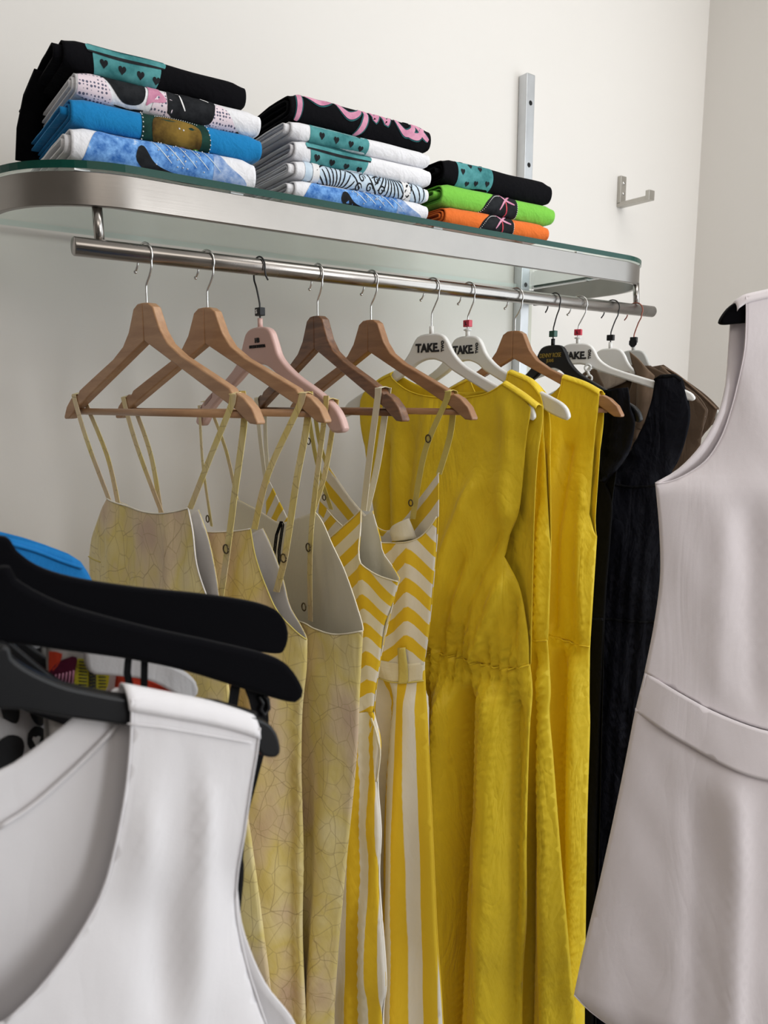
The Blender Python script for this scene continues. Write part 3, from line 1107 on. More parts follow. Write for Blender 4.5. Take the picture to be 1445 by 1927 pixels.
far.trim('armhole_binding', [(582, 964), (598, 985), (617, 1030), (648, 1105), (683, 1187)], .0011, STRAPW, g, lift=-.0005)
strap(g, fr, PINK_R, (622, 775), (590, 1167), (582, 966), .008, VEIN, mid_n=(597, 1000), mid_f=(600, 890))
strap(g, fr, PINK_R, (388, 752), None, (440, 940), .0075, VEIN, mid_f=(415, 850))
strap(g, fr, PINK_R, (383, 755), (404, 990), None, .006, VEIN, mid_n=(393, 880))
ring(g, fr, (402, 975), -.012)
ring(g, fr, (594, 1028), -.0135)
ring(g, fr, (591, 1138), -.0185, .005)


# ---- striped sundresses
def fan(n, ph=0.0):
    return lambda P, x, z: (P.w(x, z) * n + ph, z)


def fan4(fr, top, bot, n, ph=0.0):
    (a, za), (b, zb) = fr.px(top[0], top[2]), fr.px(top[1], top[2])
    (c, zc), (d, zd) = fr.px(bot[0], bot[2]), fr.px(bot[1], bot[2])

    def f(P, x, z):
        t = (z - za) / (zc - za)
        lo, hi = a + (c - a) * t, b + (d - b) * t
        return ((x - lo) / (hi - lo) * n + ph, z)
    return f


def chevron(fr, seam_px, k, per, ph=0.0):
    Q = sorted([(q[1], q[0]) for q in fr.pts(seam_px)])
    return lambda P, x, z: ((z + k * abs(x - lerp_tab(Q, z))) / per + ph, z)


fr, g = garment(3, 'striped_sundress', 'yellow and white striped sundress on the dark walnut hanger', 'dress', 'striped sundresses')
bod = [(690, 958, 1), (694, 1010), (700, 1057), (722, 1080), (750, 1094, 1), (741, 1130), (724, 1180), (716, 1240), (707, 1300), (703, 1340, 1), (555, 1318, 1), (535, 1120, 1), (560, 1085), (600, 1050), (645, 1005)]
Bs = [(-1.6, .05), (-0.62, .022), (-0.5, .02), (-0.36, .012)]
full4 = bod[:9] + [(703, 1340)] + [(716, 1397), (710, 1471), (716, 1568), (713, 1664), (726, 1847), (720, 1927), (730, 2200, 1), (500, 2200, 1), (535, 1700), (555, 1318)] + bod[11:]
D4 = Panel(fr, full4, -1, [(-1.6, .06), (-0.9, .04), (-.72, .028), (-0.62, .018), (-0.5, .022), (-0.36, .012)], folds=[([(697, 1000), (703, 1330)], .008, .006), ([(697, 1350), (690, 1500), (690, 2150)], .010, -.014), ([(660, 1400), (640, 2150)], .02, .014)],
           pleat=(6, .008, .1, [(-1.6, 1), (-.75, .8), (-.6, .1), (-.5, 0)]), wr=(.003, 8, 4), seed=7)
near = Panel(fr, bod, -1, like=D4, gap=.0008)
near.build('front_bodice', [STRIPE, LINING], g, uv=chevron(fr, [(699, 960), (703, 1340)], 0.75, .046, .2))
far = Panel(fr, [(502, 897, 1), (520, 950), (560, 1030), (600, 1045), (640, 1000), (692, 962, 1), (705, 1035), (728, 1062), (752, 1088, 1), (741, 1130), (716, 1240), (703, 1340, 1), (555, 1318, 1), (535, 1120, 1), (505, 1000)], 1, Bs, seed=8)
far.like = D4
far.build('back_bodice', [STRIPE, LINING], g, uv=chevron(fr, [(699, 960), (703, 1340)], 0.75, .046))
near.trim('neckline_binding', [(690, 958), (645, 1005), (600, 1050)], .0011, STRAPW, g)
near.trim('armhole_binding', [(690, 958), (694, 1010), (700, 1057), (722, 1080), (750, 1094)], .0011, STRAPW, g)
# small striped cup seen past the pink hanger's dress
cup = Panel(fr, [(502, 897, 1), (525, 935), (548, 990, 1), (545, 1040, 1), (500, 1010, 1)], -1, [(-1, .004), (0, .002)], seed=9)
cup.build('side_cup', [STRIPE, LINING], g, uv=chevron(fr, [(560, 890), (560, 1100)], 1.0, .05))
skirt = [(555, 1316, 1), (640, 1328), (703, 1340, 1), (716, 1397), (710, 1471), (716, 1568), (713, 1664), (726, 1847), (720, 1927), (730, 2200, 1), (500, 2200, 1), (535, 1700)]
sk = Panel(fr, skirt, -1, like=D4, gap=0)
sk.build('front_skirt', [STRIPE, LINING], g, uv=fan4(fr, (580, 703, 1330), (500, 730, 2200), 7.0, .3))
Panel(fr, skirt, 1, like=D4, gap=0).build('back_skirt', [STRIPE, LINING], g, uv=fan4(fr, (580, 703, 1330), (500, 730, 2200), 7.5))
sk.trim('pocket_edge', [(703, 1350), (713, 1385), (716, 1420), (710, 1470)], .0014, STRAPW, g)
strap(g, fr, WOOD_R, (720, 757), (690, 960), (684, 962), .0105, STRAPW, mid_n=(708, 850), mid_f=(700, 870))
strap(g, fr, WOOD_R, (490, 735), (505, 905), (500, 900), .010, STRAPW, mid_n=(500, 830), mid_f=(490, 830))

fr, g = garment(4, 'striped_sundress', 'yellow and white striped sundress with a white belt, on the mid-brown hanger', 'dress', 'striped sundresses')
Bs = [(-1.6, .055), (-0.6, .026), (-0.5, .024), (-0.3, .012)]
bod5 = [(628, 957, 1), (665, 990), (700, 1010), (745, 1019), (788, 1015), (810, 996), (823, 972, 1), (820, 1050), (814, 1110), (808, 1180), (799, 1250, 1), (700, 1243), (600, 1228, 1), (588, 1120), (605, 1020)]
full5 = bod5[:10] + [(799, 1256), (806, 1400), (815, 1600), (822, 1760), (833, 1927), (845, 2200, 1), (545, 2200, 1), (580, 1600), (600, 1228)] + bod5[13:]
D5 = Panel(fr, full5, -1, [(-1.6, .065), (-0.9, .045), (-.65, .03), (-0.55, .02), (-0.45, .024), (-0.3, .012)],
           folds=[([(783, 1020), (775, 1240)], .010, .008), ([(745, 1020), (750, 1240)], .012, -.01), ([(742, 1290), (732, 1500), (728, 2150)], .016, -.03), ([(785, 1300), (775, 1600), (775, 2150)], .018, .016)],
           pleat=(5, .008, .3, [(-1.6, 1), (-.7, .8), (-.56, .15), (-.5, 0)]), wr=(.003, 8, 4), seed=12)
near = Panel(fr, bod5, -1, like=D5, gap=.0008)
near.build('front_bodice', [STRIPE, LINING], g, uv=chevron(fr, [(783, 960), (778, 1250)], 0.85, .05, .3))
far = Panel(fr, [(825, 890, 1), (785, 935), (740, 985), (700, 1000), (650, 945), (610, 877, 1), (596, 960), (588, 1120), (600, 1225, 1), (700, 1238), (799, 1245, 1), (808, 1180), (820, 1050), (825, 970)], 1, Bs, seed=13)
far.like = D5
far.build('back_bodice', [STRIPE, STRIPE], g, uv=chevron(fr, [(700, 960), (700, 1250)], -0.9, .055, .1))
near.trim('neckline_binding', [(628, 957), (665, 990), (700, 1010), (745, 1019), (788, 1015), (810, 996), (823, 972)], .0011, STRAPW, g)
far.trim('back_binding', [(825, 890), (785, 935), (740, 985), (700, 1000), (650, 945), (610, 877)], .0011, STRAPW, g)
flap = Panel(fr, [(735, 1003, 1), (750, 988), (778, 974, 1), (783, 995), (786, 1016, 1), (748, 1019)], -1, [(-1, .020), (0, .016)], seed=14)
flap.build('lining_flap', LINING, g)
sk5 = [(600, 1226, 1), (700, 1241), (799, 1248, 1), (806, 1400), (815, 1600), (822, 1760), (833, 1927), (845, 2200, 1), (545, 2200, 1), (580, 1600)]
sk = Panel(fr, sk5, -1, like=D5, gap=0)
sk.build('front_skirt', [STRIPE, LINING], g, uv=fan4(fr, (600, 799, 1245), (545, 845, 2200), 8.0, .2))
Panel(fr, sk5, 1, like=D5, gap=0).build('back_skirt', [STRIPE, LINING], g, uv=fan4(fr, (600, 799, 1245), (545, 845, 2200), 8.0))
belt = Panel(fr, [(600, 1205, 1), (700, 1226), (760, 1242), (800, 1246, 1), (799, 1280, 1), (758, 1276), (700, 1258), (600, 1236, 1)], -1, like=D5, gap=.004)
belt.build('belt', STRAPW, g, thick=.0025)
belt.trim('belt_edge', [(600, 1236), (700, 1258), (758, 1276), (799, 1280)], .0013, STRAPY, g)
lp = Panel(fr, [(768, 1213, 1), (781, 1213, 1), (782, 1280, 1), (769, 1280, 1)], -1, like=D5, gap=.008)
lp.build('belt_loop', STRAPY, g, thick=.003)
strap(g, fr, WOOD_R, (848, 738), (778, 976), (824, 893), .0085, STRAPY, ypan=.002, mid_n=(808, 850), mid_f=(838, 820))
strap(g, fr, WOOD_R, (582, 770), (628, 958), (612, 880), .008, STRAPY, mid_n=(605, 870), mid_f=(592, 830))
ring(g, fr, (815, 825), -.012)
ring(g, fr, (783, 945), -.013, .0045)
ring(g, fr, (590, 830), -.012)
ring(g, fr, (620, 935), -.013, .0045)

# ---- plain yellow sleeveless dresses
def yellow_dress(i, label, bod_n, bod_f, skirt, Bs, Bk, folds_b, folds_s, waist, seed, shoulders, gather=20):
    fr, g = garment(i, 'yellow_dress', label, 'dress', 'plain yellow dresses')
    zw = fr.px(*waist[len(waist) // 2][:2])[1]

    def whole(b):
        cs = sorted([k for k, p in enumerate(b) if len(p) > 2], key=lambda k: -b[k][1])[:2]
        ir, il = (cs[0], cs[1]) if b[cs[0]][0] > b[cs[1]][0] else (cs[1], cs[0])
        kr = [k for k, p in enumerate(skirt) if len(p) > 2][1]
        return [p[:2] + ((1,) if len(p) > 2 and k != ir else ()) for k, p in enumerate(b[:ir + 1])] + list(skirt[kr + 1:]) + [b[il][:2]] + list(b[il + 1:])
    Bn = sorted([q for q in Bs if q[0] > zw + .03] + [(zw, .017), (zw - .05, .026)] + [q for q in Bk if q[0] < zw - .08])
    env = [(-1.6, .2), (zw - .35, .25), (zw - .08, .6), (zw, 1), (zw + .04, .6), (zw + .11, 0)]
    N_ = Panel(fr, whole(bod_n), -1, Bn, folds=[(P, w_, a * 2.1) for P, w_, a in folds_b] + [(P, w_, a * 1.45) for P, w_, a in folds_s], pleat=(gather, .013 if i == 5 else .005, 0, env), wr=(.008 if i == 5 else .004, 5, 2.4), seed=seed, clear=(-.25, .0085))
    F_ = Panel(fr, whole(bod_f), 1, Bn, pleat=(7, .007, .2, env), wr=(.006, 6, 3), seed=seed + 1, clear=(-.25, .0085))
    nb = Panel(fr, bod_n, -1, like=N_, gap=.0006)
    nb.build('front_bodice', YELLOW, g, grid=.0085)
    Panel(fr, bod_f, 1, like=F_, gap=.0006).build('back_bodice', YELLOW, g)
    ns = Panel(fr, skirt, -1, like=N_, gap=0)
    ns.build('front_skirt', YELLOW, g, grid=.009)
    Panel(fr, skirt, 1, like=F_, gap=0).build('back_skirt', YELLOW, g)
    N_.trim('waist_seam', waist, .0017, YELLOW, g, lift=.0008)
    for L, shape in shoulders:
        # shoulder piece lying over the hanger arm: from near to far panel
        bm = bmesh.new()
        rows = []
        P = [fr.px(x, y) for x, y in L]
        P = catmull(P, .006)
        for (x, z) in P:
            row = []
            for k in range(9):
                a = pi * k / 8
                row.append(bm.verts.new((x, -cos(a) * .0105, z - .006 + sin(a) * .0075)))
            rows.append(row)
        for a, b in zip(rows, rows[1:]):
            for k in range(8): bm.faces.new((a[k], a[k + 1], b[k + 1], b[k]))
        o = bm_obj('shoulder', bm, YELLOW, g, True)
        m = o.modifiers.new('thickness', 'SOLIDIFY')
        m.thickness = .0014
    nb.trim('neckline_edge', [p[:2] for p in bod_n[:[k for k, p in enumerate(bod_n) if len(p) > 2][1] + 1]], .0012, YELLOW, g)
    return fr, g, nb, ns


Bk = [(-1.6, .075), (-1.0, .055), (-0.62, .03), (-0.5, .026)]
Bs = [(-0.7, .028), (-0.55, .030), (-0.35, .026), (-0.25, .014), (-0.17, .009), (-.1, .008)]
yellow_dress(5, 'yellow sleeveless dress nearest the striped ones, round neck and gathered waist facing out',
             [(741, 702, 1), (745, 713), (774, 735), (812, 746), (868, 749), (920, 741), (954, 721, 1), (985, 742), (1003, 768, 1), (1001, 787), (990, 846), (978, 957), (961, 1005), (951, 1047, 1), (960, 1065), (980, 1110), (994, 1192), (996, 1250, 1),
              (950, 1255), (880, 1235), (800, 1222), (735, 1213, 1), (715, 1050), (705, 960), (691, 874), (684, 808), (684, 752), (700, 728, 1)],
             [(741, 702, 1), (775, 722), (812, 733), (868, 738), (920, 733), (954, 722, 1), (985, 742), (1018, 764, 1), (1012, 850), (1006, 950), (1002, 1100), (999, 1250, 1), (735, 1213, 1), (715, 1050), (691, 874), (684, 752), (700, 728, 1)],
             [(735, 1211, 1), (800, 1221), (880, 1234), (950, 1254), (996, 1250, 1), (1002, 1300), (996, 1389), (991, 1577), (991, 1728), (983, 1879), (985, 2200, 1), (680, 2200, 1), (710, 1700)],
             Bs, Bk,
             [([(905, 900), (850, 1050), (815, 1200)], .014, .010), ([(955, 1080), (920, 1180), (900, 1240)], .010, .010), ([(880, 1050), (850, 1150), (835, 1225)], .009, -.008), ([(940, 1000), (890, 1130), (865, 1230)], .010, -.009), ([(780, 760), (775, 1000)], .02, -.008), ([(730, 740), (735, 1050)], .012, -.008), ([(975, 1110), (960, 1240)], .007, -.008), ([(960, 760), (955, 980)], .015, .006)],
             [([(893, 1300), (892, 1500), (878, 1927), (875, 2150)], .013, -.050), ([(935, 1290), (938, 1500), (932, 2150)], .024, .026), ([(856, 1290), (852, 1500), (848, 2150)], .022, .026), ([(812, 1290), (818, 1500), (826, 2150)], .013, -.035), ([(980, 1320), (976, 1600), (972, 2150)], .011, -.020)],
             [(735, 1212), (800, 1222), (880, 1235), (950, 1255), (996, 1251)], 20,
             [([(951, 719), (985, 741), (1014, 764)], PLAS_R), ([(700, 727), (720, 712), (743, 701)], PLAS_R)], 17)
yellow_dress(6, 'yellow sleeveless dress in the middle of the three, on a white hanger with red clip',
             [(890, 712, 1), (905, 745), (930, 762), (950, 745), (963, 699, 1), (1000, 716), (1022, 742, 1), (1028, 770), (1027, 853), (1034, 991), (1037, 1026, 1), (1037, 1078), (1032, 1182), (1030, 1206, 1), (920, 1195), (810, 1180, 1), (800, 1050), (790, 900), (790, 790), (840, 738, 1)],
             [(890, 712, 1), (925, 735), (963, 699, 1), (1000, 716), (1024, 742, 1), (1034, 853), (1037, 1026, 1), (1032, 1182), (1030, 1206, 1), (810, 1180, 1), (790, 900), (790, 790), (840, 738, 1)],
             [(810, 1180, 1), (920, 1195), (1030, 1204, 1), (1036, 1294), (1034, 1343), (1041, 1426), (1056, 1615), (1071, 1785), (1083, 1927), (1100, 2200, 1), (830, 2200, 1), (820, 1600)],
             [(a, b * .8) for a, b in Bs], [(a, b * .8) for a, b in Bk],
             [([(1010, 800), (1000, 1180)], .010, -.012), ([(1022, 960), (1016, 1190)], .007, .008)],
             [([(1006, 1240), (1008, 1500), (1010, 1927), (1012, 2150)], .012, -.026), ([(1025, 1250), (1040, 1700), (1055, 2150)], .012, .016)],
             [(810, 1181), (920, 1196), (1030, 1205)], 30,
             [([(962, 697), (1000, 714), (1020, 738)], PLAS_R), ([(842, 736), (870, 720), (889, 711)], PLAS_R)], 13)
yellow_dress(7, 'yellow sleeveless dress beside the black dresses, on a brown wood hanger',
             [(985, 716, 1), (1003, 762), (1030, 785), (1052, 755), (1064, 710, 1), (1100, 722), (1132, 738, 1), (1129, 775), (1118, 853), (1110, 967, 1), (1118, 998), (1123, 1010, 1), (1119, 1078), (1111, 1199), (1110, 1217, 1), (1030, 1190), (930, 1170, 1), (925, 1000), (915, 850), (920, 780), (940, 735, 1)],
             [(985, 716, 1), (1025, 745), (1064, 710, 1), (1100, 722), (1134, 740, 1), (1128, 860), (1120, 980), (1123, 1010, 1), (1111, 1199), (1110, 1217, 1), (930, 1170, 1), (915, 850), (920, 780), (940, 735, 1)],
             [(930, 1170, 1), (1030, 1190), (1110, 1217, 1), (1109, 1313), (1110, 1370), (1105, 1540), (1102, 1747), (1100, 1927), (1100, 2200, 1), (930, 2200, 1), (925, 1600)],
             [(a, b * .8) for a, b in Bs], [(a, b * .7) for a, b in Bk],
             [([(1085, 740), (1050, 1000), (1045, 1190)], .012, -.010), ([(1100, 900), (1095, 1200)], .008, .006)],
             [([(1060, 1230), (1062, 1600), (1062, 2150)], .012, -.032), ([(1090, 1240), (1085, 2150)], .014, .016)],
             [(930, 1171), (1030, 1191), (1110, 1217)], 40,
             [([(1062, 707), (1100, 720), (1131, 737)], WOOD_R), ([(942, 733), (965, 722), (984, 714)], WOOD_R)], 13)


# ---- black dresses
fr, g = garment(8, 'black_dress', 'black dress with a ruffled shoulder on the gold-lettered hanger', 'dress', 'black dresses')
n9 = Panel(fr, [(990, 745, 1), (1020, 800), (1070, 830), (1120, 790), (1140, 738, 1), (1165, 745), (1180, 775, 1), (1172, 850), (1150, 895), (1140, 912, 1), (1152, 945), (1149, 1010), (1142, 1100), (1138, 1160, 1), (1132, 1300), (1125, 1500), (1118, 1900), (1115, 2200, 1), (940, 2200, 1), (950, 1200), (950, 850)], -1,
           [(-1.6, .05), (-.6, .025), (-.25, .008)], pleat=(11, .006, 0, [(-1.6, 1), (-.6, .6), (-.45, 0)]), wr=(.006, 8, 3), seed=50, clear=(-.26, .008))
n9.build('front_panel', BLACKC, g)
Panel(fr, [(990, 745, 1), (1070, 790), (1140, 738, 1), (1165, 745), (1180, 775, 1), (1152, 945), (1138, 1160), (1115, 2200, 1), (940, 2200, 1), (950, 850)], 1, [(-1.6, .05), (-.6, .025), (-.25, .008)], seed=51).build('back_panel', BLACKC, g)
rf = Panel(fr, [(1128, 748, 1), (1150, 735), (1188, 729, 1), (1196, 770), (1200, 800), (1188, 845), (1165, 880), (1140, 908, 1), (1130, 860), (1120, 800)], -1, [(-1, .024), (0, .018)], pleat=(3.5, .008, .1), wr=(.006, 14, 8), seed=52, clear=(-.26, .008))
rf.build('shoulder_ruffle', NAVYC, g)
n9.trim('tier_seam', [(1060, 1155), (1100, 1160), (1136, 1165)], .003, NAVYC, g)

fr, g = garment(9, 'black_dress', 'black dress with a wide gathered strap, behind the pale front dress', 'dress', 'black dresses')
n10 = Panel(fr, [(1234, 716, 1), (1258, 708), (1284, 716, 1), (1293, 745), (1299, 782), (1291, 825), (1280, 858), (1264, 886, 1), (1258, 1000), (1250, 1150, 1), (1240, 1300), (1225, 1500), (1205, 1900), (1200, 2200, 1), (1000, 2200, 1), (1060, 1200), (1090, 960, 1), (1130, 900), (1165, 880), (1205, 815), (1224, 770)], -1,
            [(-1.6, .06), (-.6, .03), (-.35, .014), (-.18, .010)], pleat=(9, .008, 0, [(-1.6, 1), (-.55, .8), (-.4, .3), (-.2, .5)]), wr=(.007, 9, 4), seed=54, clear=(-.26, .008))
n10.build('front_panel', NAVYC, g)
Panel(fr, [(1234, 716, 1), (1258, 708), (1284, 716, 1), (1299, 782), (1280, 858), (1264, 886, 1), (1250, 1150), (1200, 2200, 1), (1000, 2200, 1), (1060, 1200), (1090, 960, 1), (1165, 880), (1205, 815)], 1, [(-1.6, .06), (-.6, .03), (-.18, .010)], seed=55).build('back_panel', NAVYC, g)
n10.trim('waist_seam', [(1120, 1155), (1180, 1162), (1250, 1168)], .0035, BLACKC, g)
n10.trim('bodice_seam', [(1135, 905), (1190, 915), (1262, 910)], .003, BLACKC, g)
tube('gathered_edge', [tuple(n10.at(*fr.px(x, y))) for x, y in ((1234, 716), (1246, 709), (1258, 708), (1272, 708), (1284, 716))], .004, BLACKC, g, 8)

# ---- brown jackets
fr, g = garment(10, 'brown_jacket', 'brown jacket with an open collar, between the black dress and the last hanger', 'jacket', 'brown jackets')
j = Panel(fr, [(1085, 735, 1), (1100, 703), (1125, 693, 1), (1150, 742), (1180, 750), (1200, 700), (1222, 688, 1), (1260, 706), (1305, 738), (1332, 772, 1), (1315, 860), (1295, 1000), (1285, 1400), (1280, 1700, 1), (1080, 1700, 1), (1070, 900)], -1,
          [(-1.2, .03), (-.3, .014), (-.15, .008)], wr=(.004, 8, 4), seed=60, clear=(-.26, .008))
j.build('front_panel', BROWN2, g)
Panel(fr, [(1085, 735, 1), (1125, 690), (1222, 688, 1), (1305, 738), (1332, 772, 1), (1295, 1000), (1280, 1700, 1), (1080, 1700, 1), (1070, 900)], 1, [(-1.2, .03), (-.15, .008)], seed=61).build('back_panel', BROWN2, g)
lap = Panel(fr, [(1187, 662, 1), (1212, 682), (1237, 709, 1), (1228, 770), (1206, 832, 1), (1190, 830, 1), (1200, 770), (1200, 715), (1192, 685)], -1, [(-1, .022), (0, .016)], wr=(.003, 9, 5), seed=62, clear=(-.26, .008))
lap.build('lapel', BROWN, g, thick=.003)
lap2 = Panel(fr, [(1120, 705, 1), (1145, 696), (1187, 700, 1), (1180, 718), (1140, 735, 1)], -1, [(-1, .012), (0, .010)], seed=63, clear=(-.26, .008))
lap2.build('collar', cloth('jacket_lining', (0.34, 0.28, 0.23), 0.9, rough=.5), g, thick=.003)

fr, g = garment(11, 'brown_jacket', 'brown jacket on the last hanger, its shoulder sloping towards the pale front dress', 'jacket', 'brown jackets')
j = Panel(fr, [(1150, 745, 1), (1165, 700, 1), (1195, 735), (1225, 735), (1246, 688, 1), (1275, 702), (1320, 738), (1353, 768, 1), (1341, 800), (1322, 823), (1308, 862), (1298, 1000), (1290, 1400), (1285, 1700, 1), (1140, 1700, 1), (1140, 900)], -1,
          [(-1.2, .03), (-.3, .018), (-.15, .008)], wr=(.004, 8, 4), seed=64, clear=(-.26, .008))
j.build('front_panel', BROWN2, g)
Panel(fr, [(1150, 745, 1), (1165, 700, 1), (1246, 686, 1), (1320, 738), (1353, 768, 1), (1341, 800), (1308, 862), (1285, 1700, 1), (1140, 1700, 1), (1140, 900)], 1, [(-1.2, .03), (-.15, .008)], seed=65).build('back_panel', BROWN2, g)
j.trim('shoulder_seam', [(1246, 690), (1275, 704), (1320, 741), (1350, 769)], .0022, BROWN, g)
lp = Panel(fr, [(1246, 688, 1), (1262, 700), (1290, 722, 1), (1275, 760), (1240, 830, 1), (1232, 760)], -1, [(-1, .024), (0, .014)], seed=66, clear=(-.26, .008))
lp.build('lapel', BROWN, g, thick=.003)


# ------------------------------------------------------------------ folded t-shirts on the glass
SHELF_Z = GZ1


class Tee:
    def __init__(s, name, label, x0, x1, yf, z0, h, mat, depth=0.24, seed=0, skew=0.0, layers=3, droop=0.0, tilt=0.0):
        s.x0, s.x1, s.yf, s.z0, s.h, s.seed, s.depth, s.droop = x0, x1, yf, z0, h, seed, depth, droop
        s.skew = skew
        s.tilt = tilt
        s.root = empty(name, Matrix.Translation(((x0 + x1) / 2, yf + depth / 2, z0)))
        tag(s.root, label, 't-shirt', 'folded t-shirts on the glass shelf')
        s.inv = s.root.matrix_world.inverted()
        bm = bmesh.new()
        for k in range(layers):
            ins = k * h * 0.5 / layers * 0.95
            a = s.x0 + (0.0 if k == 0 else random.uniform(-.012, .004))
            b = s.x1 - (0.0 if k == 0 else 0.006)
            s.sheet(bm, a, b, ins)
        me = bpy.data.meshes.new('folded_body')
        bm.to_mesh(me)
        bm.free()
        me.transform(s.inv)
        s.body = link('folded_body', me, mat, s.root)
        m = s.body.modifiers.new('thickness', 'SOLIDIFY')
        m.thickness = .0022
        m.offset = -1

    def surf(s, x, a, ins=0.0, lift=0.0):
        """a: 0 at the bottom of the front roll, 1 at its top; <0 / >1 run back along the bottom / top, 1 unit = 6 cm"""
        h = s.h - 2 * ins
        r = h / 2
        rx = min(r, .016)
        u = (x - s.x0) / (s.x1 - s.x0)
        e = min(x - s.x0, s.x1 - x)
        squash = 1 - 0.22 * (1 - sstep(0, .022, max(e, 0.0)))
        n = noise.noise(Vector((x * 14 + s.seed, a * 1.3, s.seed * 1.7)))
        if a < 0:
            y, z, ny, nz = rx + (-a) * .06, 0.0, 0, -1
        elif a > 1:
            y, z, ny, nz = rx + (a - 1) * .06, h, 0, 1
        else:
            t = -pi / 2 + pi * a
            ct = cos(t)
            y, z, ny, nz = rx - rx * (abs(ct) ** .75), r + r * sin(t), -ct, sin(t)
        zz = s.z0 + ins + r + (z - r) * squash + (0.0022 * n if a > .1 else 0) + s.tilt * (x - s.x0)
        back = max(0.0, y - .05)
        zz -= s.droop * (back / .2) ** 2 * (z / max(h, 1e-6)) * (1 - u)
        yy = s.yf + ins + y + s.skew * (x - s.x0) + .0016 * n
        return Vector((x, yy + ny * lift, zz + nz * lift))

    def sheet(s, bm, a, b, ins):
        A = [-(s.depth - .02) / .06 + k * (s.depth - .02) / .06 / 6 for k in range(6)] + [k / 10 for k in range(11)] + [1 + (k + 1) * (s.depth - .02) / .06 / 8 for k in range(8)]
        X = [a + (b - a) * k / 30 for k in range(31)]
        X = [a, a + .004, a + .009, a + .015] + X[2:-2] + [b - .015, b - .009, b - .004, b]
        V = [[bm.verts.new(s.surf(x, q, ins)) for q in A] for x in X]
        for i in range(len(X) - 1):
            for k in range(len(A) - 1):
                bm.faces.new((V[i][k], V[i + 1][k], V[i + 1][k + 1], V[i][k + 1]))
        bmesh.ops.recalc_face_normals(bm, faces=bm.faces[:])

    def decal(s, name, loop, mat, lift=.0005, grid=.006, dense=.004, spline=True):
        """loop in (x metres from the left end, a)"""
        K = s.h * 1.3
        if spline: L = outline_dense([(p[0], p[1] * K) + tuple(p[2:]) for p in loop], dense)
        else: L = [(p[0], p[1] * K) for p in loop]
        v, f = fill(L, grid)
        me = bpy.data.meshes.new(name)
        co = [s.inv @ s.surf(s.x0 + x, y / K, 0, lift) for x, y in v]
        ff = []
        for t in f:
            (x0, y0), (x1, y1), (x2, y2) = v[t[0]], v[t[1]], v[t[2]]
            ff.append(t if (x1 - x0) * (y2 - y0) - (x2 - x0) * (y1 - y0) > 0 else t[::-1])
        me.from_pydata(co, [], ff)
        me.update()
        return link(name, me, mat, s.root)

    def heart(s, x, a, r, mat, lift=.001, tall=1.0):
        K = s.h * 1.3
        L = []
        for k in range(20):
            t = 2 * pi * k / 20
            L.append((x + r * (16 * sin(t) ** 3) / 16, a + tall * r / K * (13 * cos(t) - 5 * cos(2 * t) - 2 * cos(3 * t) - cos(4 * t)) / 16))
        return s.decal('heart_print', L, mat, lift, .0, spline=False)

    def dots(s, pts, r, mat, name='rhinestone', lift=.0008):
        bm = bmesh.new()
        for x, a in pts:
            p = s.inv @ s.surf(s.x0 + x, a, 0, lift)
            bmesh.ops.create_icosphere(bm, subdivisions=1, radius=r, matrix=Matrix.Translation(p))
        o = bm_obj(name, bm, mat, s.root, True)
        o['kind'] = 'stuff'
        return o

    def stroke(s, path, w, mat, name='print_stroke', lift=.0009):
        K = s.h * 1.3
        P = catmull([(x, a * K) for x, a in path], .004)
        Lf, Rt = [], []
        n = len(P)
        for k in range(n):
            a, b = P[max(k - 1, 0)], P[min(k + 1, n - 1)]
            d = Vector((b[0] - a[0], b[1] - a[1]))
            if d.length < 1e-9: d = Vector((1, 0))
            d.normalize()
            ww = w * (0.45 + 0.55 * sin(pi * (k + .6) / (n + .2))) / 2
            Lf.append((P[k][0] - d.y * ww, P[k][1] + d.x * ww)); Rt.append((P[k][0] + d.y * ww, P[k][1] - d.x * ww))
        bm = bmesh.new()
        pv = None
        for a, b in zip(Lf, Rt):
            q = [bm.verts.new(s.inv @ s.surf(s.x0 + c[0], c[1] / K, 0, lift)) for c in (a, b)]
            if pv: bm.faces.new((pv[0], pv[1], q[1], q[0]))
            pv = q
        me = bpy.data.meshes.new(name)
        bm.to_mesh(me)
        bm.free()
        return link(name, me, mat, s.root)


def cup_print(t, x0, x1, top, hearts, tall=1.0):
    """teal cup with a rim and rows of dark hearts"""
    t.decal('cup_print', [(x0 + .006, -.05, 1), (x0 + .002, top - .22), (x0 + .004, top - .14, 1), (x1 - .004, top - .14, 1), (x1 - .002, top - .22), (x1 - .010, -.05, 1)], P_TEAL)
    t.decal('cup_rim', [(x0 - .004, top - .16, 1), (x0 - .006, top - .02), (x0, top + .12), (x0 + .006, top + .4, 1), (x1 - .008, top + .4, 1), (x1 + .004, top + .1), (x1 + .006, top - .05), (x1 + .003, top - .16, 1)], P_TEAL, .0007)
    t.stroke([(x0 - .004, top - .17), ((x0 + x1) / 2, top - .19), (x1 + .003, top - .17)], .0035, P_INK, 'rim_line', .001)
    t.stroke([(x0 - .004, top + .06), ((x0 + x1) / 2, top + .04), (x1 + .004, top + .06)], .0022, P_TEALD, 'rim_line', .001)
    for x, a in hearts: t.heart(x, a, .0052, P_INK)


